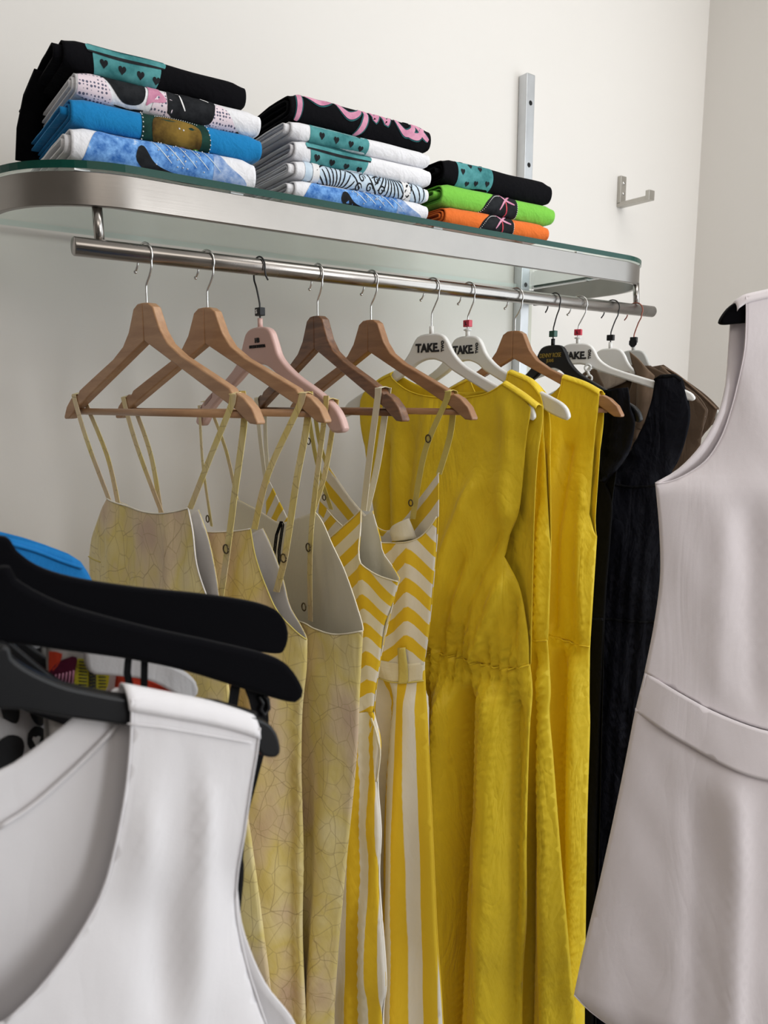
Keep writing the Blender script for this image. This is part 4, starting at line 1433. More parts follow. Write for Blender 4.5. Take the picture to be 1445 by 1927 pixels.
def denim_print(t, w):
    t.decal('denim_print', [(.012, .02), (.022, .5), (.04, .93), (.07, 1.02), (w * .45, .98), (w * .75, .95), (w * .78, .55), (w * .82, .1), (w * .6, -.02), (w * .3, -.05)], P_DENIM)
    t.decal('denim_print', [(w * .74, .1, 1), (w * .76, .95), (w * .83, .6), (w * .93, .35), (w * .94, .15), (w * .86, .02)], P_DENIM2, .0007)
    t.decal('black_sole_print', [(w * .33, .62), (w * .36, .66), (w * .42, .36), (w * .56, .2), (w * .72, .14), (w * .8, .2), (w * .76, .02), (w * .6, -.08), (w * .42, .06), (w * .32, .36)], P_INK, .001)
    rnd = random.Random(int(w * 1e4))
    t.dots([(rnd.uniform(w * .4, w * .7), rnd.uniform(.35, .9)) for _ in range(26)], .0011, P_WHITE, 'white_fleck')
    for k in range(5):
        x = w * (.4 + .07 * k)
        t.stroke([(x, .95), (x + .01, .7), (x + .028, .42)], .0014, P_PALEBLUE, 'seam_print')


# stack A
z = SHELF_Z + .0006
YT = 0.006
t = Tee('folded_tshirt', 'folded white t-shirt with blue denim print, bottom of the tallest stack', .008, .272, YT, z, .044, T_WHITE, seed=1)
denim_print(t, .264)
z += .0445
t = Tee('folded_tshirt', 'folded bright blue t-shirt with a brown and green print edged in rhinestones', .010, .284, YT + .002, z, .036, T_BLUE, seed=2)
t.decal('bag_print', [(.092, -.1, 1), (.092, .5), (.094, 1.3, 1), (.178, 1.3, 1), (.186, .8), (.192, .4), (.190, -.1, 1)], P_DGREEN)
t.decal('bag_panel', [(.112, -.02), (.106, .4), (.110, .72), (.126, .84), (.150, .80), (.170, .70), (.178, .52), (.176, .1), (.165, -.06)], P_BROWN, .0008)
t.dots([(.0935, a / 9) for a in range(-1, 12)], .0011, P_WHITE)
t.dots([(.186 + .006 * min(1, (9 - a) / 6) if a > 3 else .1915, a / 9) for a in range(-1, 10)], .0011, P_WHITE)
t.dots([(.112 + .0032 * k, .80 + .06 * sin(k * .2)) for k in range(20)], .0008, P_WHITE)
t.dots([(.145, .55), (.151, .53), (.122, .05), (.128, .02)], .0015, P_WHITE)
t.decal('flower_print', [(.146, .0), (.150, .12), (.158, .08), (.156, -.04)], P_PINK, .0012, .003)
t.decal('flower_print', [(.166, .02), (.170, .14), (.176, .10), (.172, -.02)], T_GREEN, .0012, .003)
z += .0365
t = Tee('folded_tshirt', 'folded white t-shirt with a pink dotted and black print', .018, .284, YT + .003, z, .034, T_WHITE, seed=3)
t.decal('dotted_print', [(.002, .1, 1), (.004, .9, 1), (.020, 1.1), (.032, .9), (.046, .3), (.04, .05), (.02, .0)], P_DOTS)
t.decal('black_print', [(.03, 1.0, 1), (.048, 1.12), (.085, 1.12), (.092, .8), (.088, .38), (.074, .22), (.056, .32)], P_INK, .0008)
t.decal('pink_bow_print', [(.094, 1.15, 1), (.118, 1.15, 1), (.112, .8), (.120, .5), (.100, .4), (.092, .3), (.096, .7)], P_PINK, .0009)
t.decal('dotted_print', [(.098, .1, 1), (.104, .5), (.118, .75), (.130, .8), (.128, .1, 1)], P_DOTS, .0007)
t.decal('black_print', [(.122, .25), (.122, .78), (.130, 1.0), (.160, 1.02), (.190, .86), (.192, .55), (.184, .18), (.160, .04), (.135, .08)], P_INK, .001)
t.decal('dotted_print', [(.184, .1), (.192, .6), (.198, .78), (.212, .62), (.226, .22), (.232, .05), (.21, .0)], P_DOTS, .0007)
t.stroke([(.140, .75), (.143, .55), (.147, .38)], .0022, P_WHITE, 'highlight_print', .0013)
t.stroke([(.172, .82), (.178, .80), (.184, .76)], .0018, P_WHITE, 'highlight_print', .0013)
t.stroke([(.05, .12), (.07, .06), (.09, .12)], .003, P_INK, 'outline_print', .0011)
t.dots([(.231, .1)], .0022, P_INK, 'tip_print')
z += .0345
t = Tee('folded_tshirt', 'folded black t-shirt with a teal cup print, top of the tallest stack', .006, .262, YT + .006, z, .037, T_BLACK, seed=4, droop=.06)
cup_print(t, .034, .130, .78, [(.05, .42), (.074, .38), (.099, .36), (.121, .32)])
# black hem hanging behind the stack
bm = bmesh.new()
tp = [(-.012, .10, z + .02), (-.016, .16, z + .004), (-.02, .2, z - .03), (-.022, .215, z - .06)]
for k, (x, y, zz) in enumerate(tp):
    for q in (0, .05): bm.verts.new((x + q, y, zz - (.012 if k == 3 else 0)))
bm.verts.ensure_lookup_table()
for k in range(3): bm.faces.new((bm.verts[2 * k], bm.verts[2 * k + 1], bm.verts[2 * k + 3], bm.verts[2 * k + 2]))
o = bm_obj('hanging_hem', bm, T_BLACK, None, True)
o.modifiers.new('thickness', 'SOLIDIFY').thickness = .006
o.parent = t.root
o.matrix_parent_inverse = t.inv

# stack B
z = SHELF_Z + .0006
xb0, xb1 = .335, .606
t = Tee('folded_tshirt', 'folded white t-shirt with blue denim print, bottom of the middle stack', xb0 + .004, xb1, YT, z, .031, T_WHITE, seed=11)
denim_print(t, .268)
z += .0313
t = Tee('folded_tshirt', 'folded white t-shirt with a black and pale blue wheel pattern', xb0 + .006, xb1 + .001, YT + .001, z, .028, T_WHITE, seed=12)
t.decal('wheel_print', [(.016, -.05, 1), (.018, 1.05, 1), (.255, 1.05, 1), (.262, -.05, 1)], P_PALEBLUE)
for cx_, a0, n_s in ((.075, -.45, 15), (.185, 1.35, 15), (.255, -.35, 9)):
    for k in range(n_s):
        th = pi * (k + .5) / n_s if a0 < .5 else -pi * (k + .5) / n_s
        L = [(cx_ + r_ * cos(th), a0 + (r_ / .034) * sin(th)) for r_ in (.016, .03, .046)]
        if all(-.1 < a < 1.15 for _, a in L[1:]) and all(.018 < x < .258 for x, _ in L):
            t.stroke(L, .0022, P_INK, 'spoke_print', .0008)
    for r_ in (.05, .012):
        L = [(cx_ + r_ * cos(pi * q / 14 * (1 if a0 < .5 else -1)), a0 + r_ / .034 * sin(pi * q / 14 * (1 if a0 < .5 else -1))) for q in range(15)]
        L = [p for p in L if -.08 < p[1] < 1.1 and .016 < p[0] < .26]
        if len(L) > 2: t.stroke(L, .003, P_INK, 'ring_print', .001)
for cx_, a0 in ((.125, .62), (.14, .3), (.155, .62), (.118, .25), (.165, .28)):
    t.stroke([(cx_ + .007 * (1 - q / 14) * cos(q * .75), a0 + .2 * (1 - q / 14) * sin(q * .75)) for q in range(12)], .002, P_INK, 'curl_print', .001)
for a in (.02, .5, .98): t.dots([(.02 + k * .0075, a if a != .5 else .04) for k in range(0, 30)], .0009, P_INK, 'border_dot')
t.decal('white_band', [(.030, -.02, 1), (.032, 1.02, 1), (.044, 1.02, 1), (.042, -.02, 1)], P_WHITE, .0012)
t.decal('white_band', [(.212, -.02, 1), (.208, 1.02, 1), (.222, 1.02, 1), (.228, -.02, 1)], P_WHITE, .0012)
z += .0283
t = Tee('folded_tshirt', 'folded white t-shirt with a teal cup rim print, third up in the middle stack', xb0 + .006, xb1 + .008, YT + .002, z, .031, T_WHITE, seed=13)
cup_print(t, .026, .140, .74, [(.04, .34), (.068, .30), (.096, .27), (.122, .24)])
z += .0313
t = Tee('folded_tshirt', 'folded white t-shirt with dark hearts on a teal band', xb0, xb1 + .004, YT + .002, z, .026, T_WHITE, seed=14)
t.decal('teal_print', [(.034, -.08, 1), (.034, .5), (.036, 1.2, 1), (.140, 1.2, 1), (.146, .6), (.142, -.08, 1)], P_TEAL)
for x, a in ((.055, .45), (.082, .42), (.11, .40), (.13, .3), (.068, .95), (.098, .95), (.128, .85)): t.heart(x, a, .0048, P_INK)
z += .0263
t = Tee('folded_tshirt', 'folded black t-shirt with pink script lettering, top of the middle stack', xb0, xb1 + .008, YT + .004, z, .042, T_BLACK, seed=15, droop=.03)
pk = [[(.012, .1), (.016, .5), (.018, .95), (.026, 1.05)],
      [(.018, .95), (.035, .82), (.055, .72), (.075, .9), (.06, 1.05), (.04, 1.05)],
      [(.085, 1.0), (.092, .75), (.108, .58), (.128, .72), (.135, .98)],
      [(.135, .98), (.142, .72), (.135, .4), (.12, .1)],
      [(.150, .9), (.158, .72), (.160, .62), (.172, .95), (.180, .75), (.184, .62), (.196, .95)],
      [(.205, .95), (.208, .7), (.222, .5), (.238, .62), (.24, .85), (.225, .98)],
      [(.222, .5), (.25, .5), (.262, .75)], [(.245, .85), (.258, .62), (.272, .45)]]
for p in pk:
    t.stroke(p, .0135, P_TEALD, 'lettering_outline', .0007)
    t.stroke(p, .0092, P_PINK, 'pink_lettering', .0011)

# stack C
z = SHELF_Z + .0006
xc0 = .640


def boot_print(t, x):
    t.decal('boot_print', [(x, .02), (x + .012, .45), (x + .03, .72), (x + .05, 1.05), (x + .088, 1.05), (x + .094, .6), (x + .094, .15), (x + .08, -.02), (x + .04, -.02)], P_INK)
    t.dots([(x + .002 + k * .0026, .1 + .68 * sin(min(1, k / 18) * pi / 2)) for k in range(19)], .0010, P_WHITE)
    t.dots([(x + .094, .1 + k * .06) for k in range(10)], .0010, P_WHITE)
    t.stroke([(x + .048, .35), (x + .06, .62), (x + .082, .95)], .0035, P_PINK, 'ribbon_print', .001)
    t.stroke([(x + .046, .95), (x + .062, .68), (x + .086, .58)], .0035, P_PINK, 'ribbon_print', .001)
    t.stroke([(x + .062, .66), (x + .066, .3), (x + .062, .1)], .003, P_RED, 'ribbon_print', .001)


t = Tee('folded_tshirt', 'folded orange t-shirt with a black and pink print, on the glass', xc0 + .006, xc0 + .278, YT, z, .035, T_ORANGE, seed=21)
boot_print(t, .078)
z += .0353
t = Tee('folded_tshirt', 'folded lime green t-shirt with a black and pink print', xc0, xc0 + .296, YT + .002, z, .038, T_GREEN, seed=22)
boot_print(t, .094)
z += .0383
t = Tee('folded_tshirt', 'folded black t-shirt with teal hearts print, top of the shortest stack', xc0 + .004, xc0 + .288, YT + .004, z, .044, T_BLACK, seed=23)
t.decal('teal_print', [(.030, -.05, 1), (.034, .5), (.032, 1.2, 1), (.118, 1.2, 1), (.122, .5), (.112, -.05, 1)], P_TEAL)
for x, a in ((.045, .55), (.066, .75), (.09, .7), (.108, .35), (.058, .25), (.08, .3), (.05, .95), (.1, .98)): t.heart(x, a, .0052, P_INK)


# ------------------------------------------------------------------ front rack at the viewer's side
RX = -0.245
rack = empty('waterfall_rack', Matrix.Translation((RX, -.7, 0)))
tag(rack, 'steel waterfall arm stand holding the velvet hangers', 'clothes rack')
ri = rack.matrix_world.inverted()


def rz(y): return 1.475 + (y + .60) * .45


bm = bmesh.new()
tube_bm(bm, [(RX, -.78, rz(-.78) + .01), (RX, -.772, rz(-.772)), (RX, -.30, rz(-.30))], .0085, 20)
tube_bm(bm, [(RX, -.30, 0.02), (RX, -.30, rz(-.30) + .03)], .013, 20)
box(bm, RX - .2, RX + .05, -.50, -.10, 0.0, .02)
o = bm_obj('stand', bm, STEEL_RAIL, None, True)
o.parent = rack
o.matrix_parent_inverse = ri
o.data.set_sharp_from_angle(angle=radians(40))


def velvet_hanger(name, label, y, half, tip_drop, thick, mat, x=RX, hgt=.036, group='hangers on the front rack', slope=None, neck=.06):
    fr = Frame((x, y, rz(y)), 90)
    h = empty(name, fr.M)
    tag(h, label, 'hanger', group)
    R = .0122
    L = [(0, -.075), (0, -.05), (.002, -.042), (.009, -.028)] + [(R * cos(radians(-30 + k * 16)), -.0022 + R * sin(radians(-30 + k * 16))) for k in range(15)]
    tube('hook', [(q[0], 0, q[1]) for q in catmull(L, .004)], .0014, CHROME, h, 8)
    return fr, h


def shaped(fr, h, name, Lpx, thick, mat, bev):
    """symmetrical hanger body from its visible half outline (pixels, upper edge then lower edge), mirrored about the hook"""
    P = fr.pts(Lpx)
    half = [(0, -.074), (.010, -.076), (.017, -.084)] + [p for p in P if p[0] > .018]
    tail = [p for p in P if p[0] <= .018]
    lo = min(p[1] for p in P if p[0] < .08)
    full = [p[:2] for p in half] + [(0, half[-1][1] + .006)]
    loop = full[:-1] + [(0, full[-1][1])] + [(-x_, z_) for x_, z_ in full[:-1][::-1]][:-1]
    loop = outline_dense(loop, .006)
    return slab(name, loop, thick, mat, h, bev, seg=4)


frA, hA = velvet_hanger('velvet_hanger', 'black velvet hanger higher up and farther back of the pair on the front rack', -.578, .215, .2, .006, VELVET)
shaped(frA, hA, 'shoulder_body', [(0, 1008), (30, 1035), (70, 1064), (137, 1086), (250, 1104), (400, 1120), (490, 1136), (525, 1155), (538, 1190), (530, 1222), (514, 1228), (440, 1218), (300, 1195), (120, 1170), (0, 1160)], .011, VELVET, .005)
frB, hB = velvet_hanger('velvet_hanger', 'black velvet hanger lower down and nearer of the pair, with loose black straps', -.628, .215, .2, .006, VELVET)
shaped(frB, hB, 'shoulder_body', [(0, 1062), (30, 1088), (62, 1109), (110, 1132), (158, 1148), (280, 1180), (400, 1206), (498, 1230), (540, 1252), (566, 1296), (556, 1316), (536, 1318), (460, 1296), (350, 1262), (249, 1240), (120, 1222), (0, 1208)], .012, VELVET, .005)
frC, hC = velvet_hanger('plastic_hanger', 'black plastic hanger carrying the white tank top at the front', -.672, .2, .2, .01, BLACKP, x=RX - .012)
shaped(frC, hC, 'shoulder_body', [(0, 1208), (20, 1232), (42, 1250), (80, 1270), (125, 1287), (180, 1299), (232, 1308), (350, 1322), (470, 1345), (505, 1362), (518, 1388), (520, 1412), (512, 1420), (485, 1416), (470, 1398), (400, 1385), (237, 1360), (120, 1344), (0, 1328)], .012, BLACKP, .004)
tube('strap_bar', [(frC.px(345, 1322)[0], .004, frC.px(345, 1320)[1]), (frC.px(410, 1335)[0], .004, frC.px(410, 1333)[1]), (frC.px(480, 1358)[0], .002, frC.px(480, 1352)[1])], [.002, .004, .004], BLACKP, hC, 10)

# white tank top
g = empty('tank_top', frC.M)
tag(g, 'white jersey tank top with a scooped neck on the black plastic hanger', 'tank top')
Bt = [(-.8, .045), (-.4, .03), (-.27, .018), (-.16, .009)]
zC = lambda y: frC.px(0, y)[1]


def sym(L):
    """one half (local, from the centre top round to the centre bottom) -> closed outline mirrored about the hanger centre"""
    R = [(-p[0],) + tuple(p[1:]) for p in L[::-1]]
    if abs(L[0][0]) < 1e-6: R = R[:-1]
    if abs(L[-1][0]) < 1e-6: R = R[1:]
    return list(L) + R


arm_t = frC.pts([(476, 1360, 1), (471, 1405), (460, 1470), (450, 1540), (441, 1620), (441, 1690), (447, 1740), (465, 1820), (500, 1927), (570, 2030, 1)])
arm_f = frC.pts([(478, 1360, 1), (474, 1405), (462, 1500), (452, 1600), (450, 1690), (462, 1760), (500, 1850), (558, 1930), (575, 2030, 1)])
rest = frC.pts([(585, 2200), (590, 2600, 1)])
neck_t = [(0, zC(1925))] + frC.pts([(-100, 1918), (0, 1888), (80, 1812), (150, 1720), (190, 1640), (222, 1500), (235, 1390), (238, 1306, 1), (300, 1320), (400, 1340)])
neck_f = [(0, zC(1500))] + frC.pts([(-100, 1490), (0, 1465), (60, 1430), (130, 1375), (180, 1335), (228, 1304, 1), (300, 1318), (400, 1338)])
nt_ = Panel(frC, sym(neck_t + arm_t + rest + [(0, rest[-1][1])]), -1, Bt, px=False,
             folds=[(frC.pts([(335, 1400), (320, 1640), (300, 1900)]), .014, -.008), (frC.pts([(290, 1420), (265, 1640)]), .012, .007), (frC.pts([(395, 1420), (365, 1640), (345, 1927)]), .014, .006), (frC.pts([(360, 1380), (372, 1480), (368, 1600)]), .005, .006)],
             wr=(.005, 5, 2.5), seed=70, tap=.02, clear=(-.21, .0085))
ft = Panel(frC, sym(neck_f + arm_f + rest + [(0, rest[-1][1])]), 1, Bt, px=False, wr=(.004, 6, 3), seed=71, tap=.02, clear=(-.21, .0085))
nt_.build('front_panel', WHITEJ, g, grid=.0065, thick=.0016)
ft.build('back_panel', WHITEJ, g, grid=.012, thick=.0016)
nt_.trim('armhole_hem', [(476, 1360), (471, 1405), (460, 1470), (450, 1540), (441, 1620), (441, 1690), (447, 1740), (465, 1820), (500, 1927)], .0007, WHITEJ, g)
nt_.trim('neckline_hem', [(238, 1306), (235, 1390), (222, 1500), (190, 1640), (150, 1720), (80, 1812), (0, 1888)], .0007, WHITEJ, g)
ft.trim('inner_facing', [(0, 1568), (60, 1530), (130, 1470), (190, 1410), (232, 1365)], .0013, WHITEJ, g, lift=-.004)
for sg in (1, -1):
    bm = bmesh.new()
    rows = []
    for (x, z) in catmull([frC.px(x, y) for x, y in ((232, 1300), (300, 1313), (400, 1333), (476, 1356))], .008):
        rows.append([bm.verts.new((sg * x, -cos(pi * k / 10) * .0105, z - .008 + sin(pi * k / 10) * .0125)) for k in range(11)])
    for a, b in zip(rows, rows[1:]):
        for k in range(10): bm.faces.new((a[k], a[k + 1], b[k + 1], b[k]))
    o = bm_obj('shoulder', bm, WHITEJ, g, True)
    o.modifiers.new('thickness', 'SOLIDIFY').thickness = .0015
tube('shoulder_seam', [(x, -.0118, z) for x, z in catmull([frC.px(x, y, -.0118) for x, y in ((240, 1362), (300, 1368), (400, 1385), (474, 1398))], .01)], .0005, WHITEJ, g, 6)

# loose black straps on the nearer velvet hanger
gB = empty('strappy_top', frB.M)
tag(gB, 'black strappy top hanging from the nearer velvet hanger, mostly behind the white tank top', 'top')
for L, w_ in (([(446, 1290), (440, 1330), (432, 1400)], .005), ([(478, 1295), (492, 1340), (490, 1400), (470, 1480), (450, 1565), (440, 1700)], .012)):
    ribbon('strap', [(frB.px(x, y, .002)[0], .004, frB.px(x, y, .002)[1]) for x, y in L], w_, BLACKC, gB)
for L in ([(247, 1235), (243, 1270), (250, 1300)], [(276, 1240), (275, 1300)]):
    ribbon('strap', [(frB.px(x, y)[0], .004, frB.px(x, y)[1]) for x, y in L], .003, BLACKC, gB)
bm = bmesh.new()
tube_bm(bm, [(frB.px(x, y)[0], .002, frB.px(x, y)[1]) for x, y in ((490, 1312), (497, 1325), (492, 1336), (500, 1348), (508, 1335), (506, 1318), (498, 1310))], .0016, 8)
bm_obj('clip_loop', bm, BLACKP, gB, True)
Panel(frB, [(200, 1500, 1), (300, 1560), (430, 1560, 1), (452, 1620), (440, 1800), (430, 2300, 1), (-300, 2300, 1), (-250, 1600, 1)], -1, [(-1, .02), (0, .012)], seed=73, gap=.006).build('front_panel', BLACKC, gB)


# garments behind the velvet hangers
def back_garment(name, label, cat, y, outline, mats, seed, pleat=None, uv=None, lining=None, B=((-1, .03), (-.2, .014))):
    fr = Frame((RX, y, rz(y)), 90)
    g = empty(name, fr.M)
    tag(g, label, cat)
    hangs = tube('hook', [(q[0], 0, q[1]) for q in catmull([(0, -.09), (0, -.05), (.009, -.028)] + [(.0122 * cos(radians(-30 + k * 16)), -.0022 + .0122 * sin(radians(-30 + k * 16))) for k in range(15)], .004)], .0014, CHROME, g, 8)
    slab('hanger_body', outline_dense([(0, -.1), (.02, -.11), (.07, -.17), (.12, -.225), (.122, -.24), (.06, -.2), (0, -.16), (-.06, -.2), (-.122, -.24), (-.12, -.225), (-.07, -.17), (-.02, -.11)], .008), .008, BLACKP, g, .002)
    P = Panel(fr, outline, -1, B, pleat=pleat, wr=(.005, 8, 4), seed=seed)
    P.build('front_panel', mats, g, grid=.012, uv=uv)
    Panel(fr, outline, 1, B, wr=(.005, 8, 4), seed=seed + 1).build('back_panel', mats, g, grid=.014, uv=uv)
    return fr, g, P


frx, gx, Px = back_garment('blue_top', 'bright blue top on the front rack, its shoulder showing above the velvet hangers', 'top', -.455, [(-60, 985, 1), (0, 1004), (50, 1016), (110, 1036), (148, 1054), (172, 1092, 1), (182, 1150), (175, 1300), (175, 2200, 1), (-300, 2200, 1), (-260, 1100, 1), (-150, 1000)], BLUEC, 80)
Px.trim('shoulder_seam', [(0, 1014), (60, 1032), (110, 1052), (150, 1066)], .0016, BLUEC, gx)
hearts_fr, gh, Ph = back_garment('heart_print_dress', 'white dress with large black heart print behind the black plastic hanger', 'dress', -.515, [(-150, 1150, 1), (-20, 1165), (86, 1185, 1), (84, 1300), (86, 1420), (100, 1600), (120, 2300, 1), (-350, 2300, 1), (-300, 1400)],
                                 cloth('white_print_cloth', (.74, .74, .76), .97), 82)
def blob(P, fr, g, L, mat, name, lift=.0012):
    v, f = fill(outline_dense([fr.px(x, y) for x, y in L], .004), .008)
    me = bpy.data.meshes.new(name)
    me.from_pydata([P.at(x, z, lift) for x, z in v], [], f)
    me.update()
    return link(name, me, mat, g)
for L in ([(40, 1245), (50, 1222), (72, 1215), (84, 1235), (82, 1268), (62, 1282), (44, 1268)], [(0, 1340), (25, 1352), (32, 1330), (20, 1300), (-10, 1290)], [(48, 1372), (60, 1360), (80, 1368), (84, 1395), (74, 1425), (58, 1410), (47, 1392)],
          [(-20, 1390), (10, 1372), (36, 1380), (40, 1405), (20, 1440), (-15, 1470), (-40, 1430)], [(45, 1320), (60, 1352), (78, 1362), (82, 1340), (70, 1310)], [(0, 1218), (25, 1225), (20, 1240), (0, 1250)], [(0, 1462), (25, 1452), (30, 1500), (0, 1520)], [(-80, 1300), (-40, 1290), (-30, 1340), (-70, 1370)]):
    blob(Ph, hearts_fr, gh, L, INK, 'black_heart')
blob(Ph, hearts_fr, gh, [(64, 1398), (59, 1388), (56, 1383), (58, 1378), (63, 1380), (68, 1378), (73, 1381), (70, 1390)], WHITEINK, 'white_heart', .002)
pf, gp, Pp = back_garment('patterned_dress', 'multicoloured dress with yellow and black ladder bands between velvet and plastic hangers', 'dress', -.535, [(80, 1190, 1), (140, 1200), (235, 1215, 1), (242, 1270), (225, 1320), (205, 1420), (200, 2300, 1), (60, 2300, 1), (86, 1500), (84, 1300)],
                          cloth('patterned_ground', (.60, .58, .56), .9), 84)
blob(Pp, pf, gp, [(86, 1218), (108, 1220), (100, 1245), (87, 1258)], REDC, 'red_patch')
blob(Pp, pf, gp, [(87, 1258), (104, 1235), (134, 1226), (128, 1275), (88, 1272)], cloth('magenta_print', (.12, .01, .04), .6), 'magenta_patch')
YB = cloth('yellow_band_print', (.56, .50, .03), .9)
for L in ([(136, 1228), (192, 1238), (190, 1290), (134, 1284)], [(126, 1352), (150, 1345), (135, 1378), (122, 1374)], [(85, 1378), (104, 1378), (98, 1402), (87, 1405)]):
    blob(Pp, pf, gp, [L[0], L[1], L[2], L[3]], YB, 'yellow_band')
for k in range(9):
    y = 1233 + 6 * k
    for x0, x1 in ((138, 153), (176, 190)):
        tube('ladder_mark', [tuple(Pp.at(*pf.px(x0, y + .1 * k), .002)), tuple(Pp.at(*pf.px(x1, y + 2), .002))], .0005, INK, gp, 5)
    bm = bmesh.new()
    c0 = pf.px(164, y + 2)
    tube_bm(bm, [tuple(Pp.at(c0[0] + .0022 * cos(q * pi / 6), c0[1] + .0018 * sin(q * pi / 6), .002)) for q in range(13)], .0005, 5)
    bm_obj('ladder_ring', bm, INK, gp, True)
for k in range(7):
    tube('stitch_mark', [tuple(Pp.at(*pf.px(92 + 6 * k, 1262 - 2 * k), .002)), tuple(Pp.at(*pf.px(90 + 6 * k, 1274), .002))], .0006, P_PINK, gp, 5)
sf, gs, Ps = back_garment('red_top', 'red-orange top on a white satin-covered hanger behind the velvet hangers', 'top', -.552, [(225, 1262, 1), (250, 1270), (300, 1290), (345, 1302), (356, 1318, 1), (362, 1400), (370, 2200, 1), (150, 2200, 1), (210, 1400)], REDC, 86, B=((-1, .02), (-.2, .006)))
wp = slab('satin_arm', outline_dense([sf.px(x, y) for x, y in ((150, 1205), (250, 1222), (330, 1252), (358, 1275), (361, 1298), (350, 1306), (322, 1298), (270, 1272), (200, 1262), (160, 1255))], .006), .010, SATIN, gs, .003, y0=-.008)

# ------------------------------------------------------------------ pale dress on the second front arm
TX, TY, TZ = 0.600, -0.56, 1.5935
YD = 52.0
r3 = Vector((TX + .205 * sin(radians(YD)), TY - .205 * cos(radians(YD)), TZ + .175))
arm = empty('front_arm', Matrix.Translation((2.09, r3.y, r3.z)))
tag(arm, 'steel hanging arm from the side wall carrying the pale dress', 'clothes rack')
bm = bmesh.new()
tube_bm(bm, [(TX - .03, r3.y, r3.z), (1.7, r3.y, r3.z)], .011, 20)
tube_bm(bm, [(1.7, r3.y, .01), (1.7, r3.y, r3.z + .011)], .014, 20)
box(bm, 1.5, 1.9, r3.y - .2, r3.y + .2, 0, .02)
o = bm_obj('arm_tube', bm, STEEL_RAIL, None, True)
o.parent = arm
o.matrix_parent_inverse = arm.matrix_world.inverted()
frD = Frame(tuple(r3), YD)
hD = empty('velvet_hanger', frD.M)
tag(hD, 'black velvet hanger whose rounded tip shows beside the pale dress strap', 'hanger', 'hangers on the front arm')
L = [(0, -.075), (0, -.05), (.002, -.042), (.010, -.028)] + [(.0147 * cos(radians(-30 + k * 16)), -.0022 + .0147 * sin(radians(-30 + k * 16))) for k in range(15)]
tube('hook', [(q[0], 0, q[1]) for q in catmull(L, .004)], .0014, CHROME, hD, 8)
tipo = frD.pts([(1397, 566), (1375, 575), (1360, 592), (1353, 607), (1362, 611), (1400, 608)])
half = [(0, -.074), (-.014, -.078), (-.02, -.088), (-.06, -.112), (-.12, -.135)] + [p for p in tipo] + [(-.12, -.172), (-.05, -.145)]
loop = half + [(0, -.128)] + [(-x, z) for x, z in half[::-1]][:-1]
slab('shoulder_body', outline_dense(loop, .006), .012, VELVET, hD, .005, seg=4)

g = empty('pale_dress', frD.M)
tag(g, 'pale pinkish white sleeveless dress with a waistband, hanging in the front', 'dress')
seam = [(1241, 1000), (1242, 1090), (1230, 1180), (1213, 1265)]
Bd = [(-1.2, .10), (-.75, .085), (-.55, .055), (-.35, .04), (-.2, .012), (-.1, .01)]


def zpx(x, y): return frD.px(x, y)[1]


armN = frD.pts([(1397, 560, 1), (1397, 610), (1393, 672), (1382, 738), (1366, 797), (1348, 837), (1326, 867), (1296, 889), (1262, 905), (1233, 910, 1)])
armF = frD.pts([(1380, 575, 1), (1379, 611), (1374, 672), (1363, 740), (1348, 786), (1320, 836), (1277, 882), (1233, 908, 1)])
side1 = frD.pts([(1241, 1000), (1242, 1090), (1230, 1180), (1213, 1265)])
side2 = frD.pts([(1195, 1338), (1165, 1490), (1130, 1650), (1095, 1800), (1080, 1872, 1)])
w0 = frD.pts([(1213, 1265), (1330, 1319), (1445, 1344)])
w1 = frD.pts([(1195, 1338), (1260, 1372), (1350, 1410), (1445, 1424)])
hem = frD.pts([(1080, 1872), (1120, 1910), (1200, 1960), (1400, 2060)])
zn = armN[0][1]
strap_in = [(-.088, zn + .028, 1), (-.14, zn + .010)]
neckN = [(0, zn - .16), (-.05, zn - .13), (-.08, zn - .06)] + strap_in
neckF = [(0, zn - .08), (-.05, zn - .06), (-.08, zn - .01)] + strap_in
Bd = [(-1.2, .10), (-.75, .085), (-.55, .055), (-.35, .04), (-.2, .012), (-.1, .01)]
zc0, zc1, zch = w0[-1][1] - .004, w1[-1][1] - .004, hem[-1][1] - .03
cornr = lambda p: (p[0], p[1], 1)
fullN = sym(neckN + armN + side1 + side2 + hem[1:] + [(0, zch)])
fullF = sym(neckF + armF + side1 + side2 + hem[1:] + [(0, zch)])
DD = Panel(frD, fullN, -1, Bd, px=False, folds=[(frD.pts([(1400, 950), (1390, 1300)]), .012, -.006), (frD.pts([(1350, 950), (1330, 1290)]), .012, .004), (frD.pts([(1345, 1440), (1345, 1600), (1330, 1950)]), .014, .011), (frD.pts([(1290, 1450), (1270, 1900)]), .012, -.006)],
           pleat=(5, .006, .2, [(-1.3, 1), (-.75, .5), (-.6, 0)]), wr=(.003, 6, 3), seed=90, tap=.05, clear=(-.21, .0085), pw=.85)
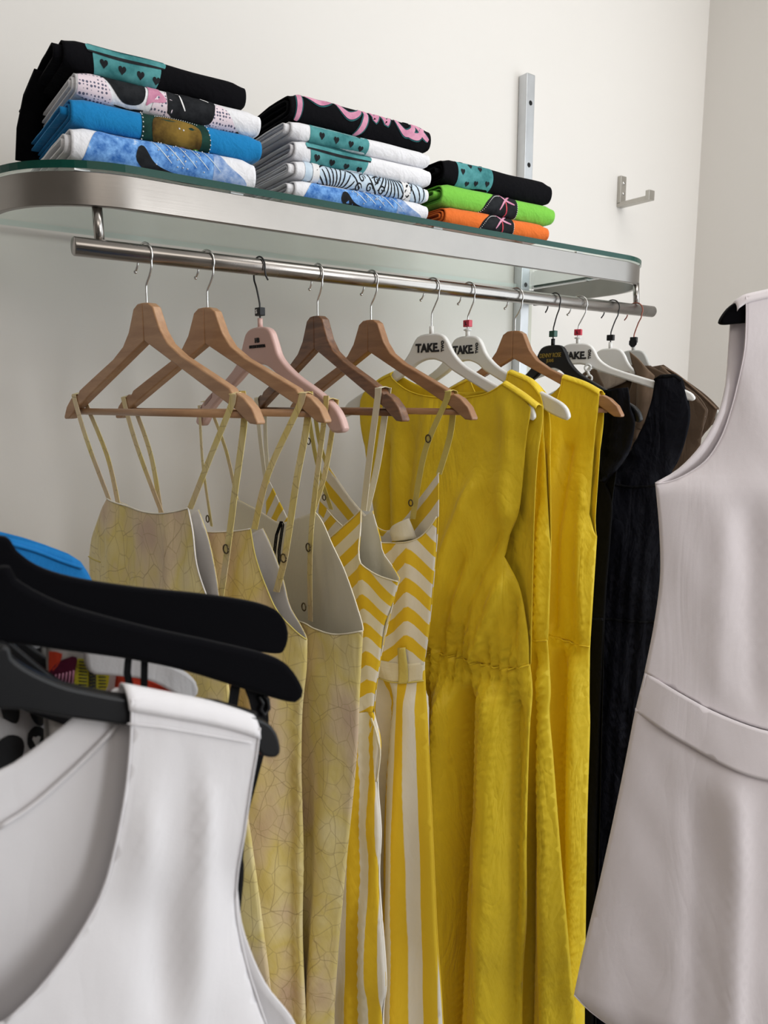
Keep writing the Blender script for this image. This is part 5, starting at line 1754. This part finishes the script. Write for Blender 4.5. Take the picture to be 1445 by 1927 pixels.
DF = Panel(frD, fullF, 1, Bd, px=False, pleat=(5, .006, .4, [(-1.3, 1), (-.75, .5), (-.6, 0)]), wr=(.003, 6, 3), seed=91, tap=.05, clear=(-.21, .0085), pw=.85)
nb = Panel(frD, sym(neckN + armN + side1[:-1] + [cornr(w0[0])] + w0[1:] + [(0, zc0)]), -1, like=DD, gap=.0006, px=False)
nb.build('front_bodice', PINKW, g, grid=.011, thick=.0016)
Panel(frD, sym(neckF + armF + side1[:-1] + [cornr(w0[0])] + w0[1:] + [(0, zc0)]), 1, like=DF, gap=.0006, px=False).build('back_bodice', PINKW, g, grid=.014, thick=.0016)
nb.trim('armhole_hem', [p[:2] for p in armN], .0007, PINKW, g, px=False)
wbl = [(0, zc0)] + w0[:0:-1] + [cornr(w0[0]), cornr(w1[0])] + w1[1:] + [(0, zc1)]
Panel(frD, sym(wbl), -1, like=DD, gap=.006, px=False).build('waistband', PINKW, g, grid=.012, thick=.003)
Panel(frD, sym(wbl), 1, like=DF, gap=.006, px=False).build('waistband', PINKW, g, grid=.014, thick=.003)
skl = [(0, zc1 + .004)] + [(p[0], p[1] + .004) for p in w1[:0:-1]] + [(w1[0][0], w1[0][1] + .004, 1)] + side2 + hem[1:] + [(0, zch)]
sd = Panel(frD, sym(skl), -1, like=DD, gap=0, px=False)
sd.build('front_skirt', PINKW, g, grid=.011, thick=.0016)
Panel(frD, sym(skl), 1, like=DF, gap=0, px=False).build('back_skirt', PINKW, g, grid=.014, thick=.0016)
sd.trim('skirt_hem', [p[:2] for p in hem], .0008, PINKW, g, px=False)
for sg in (1, -1):
    bm = bmesh.new()
    rows = []
    for (x, z) in catmull([armF[0][:2], armN[0][:2], (-.14, zn + .010), (-.088, zn + .028)], .008):
        rows.append([bm.verts.new((sg * x, -cos(pi * k / 10) * .0115, z - .008 + sin(pi * k / 10) * .011)) for k in range(11)])
    for a, b in zip(rows, rows[1:]):
        for k in range(10): bm.faces.new((a[k], a[k + 1], b[k + 1], b[k]))
    o = bm_obj('shoulder', bm, PINKW, g, True)
    o.modifiers.new('thickness', 'SOLIDIFY').thickness = .0015
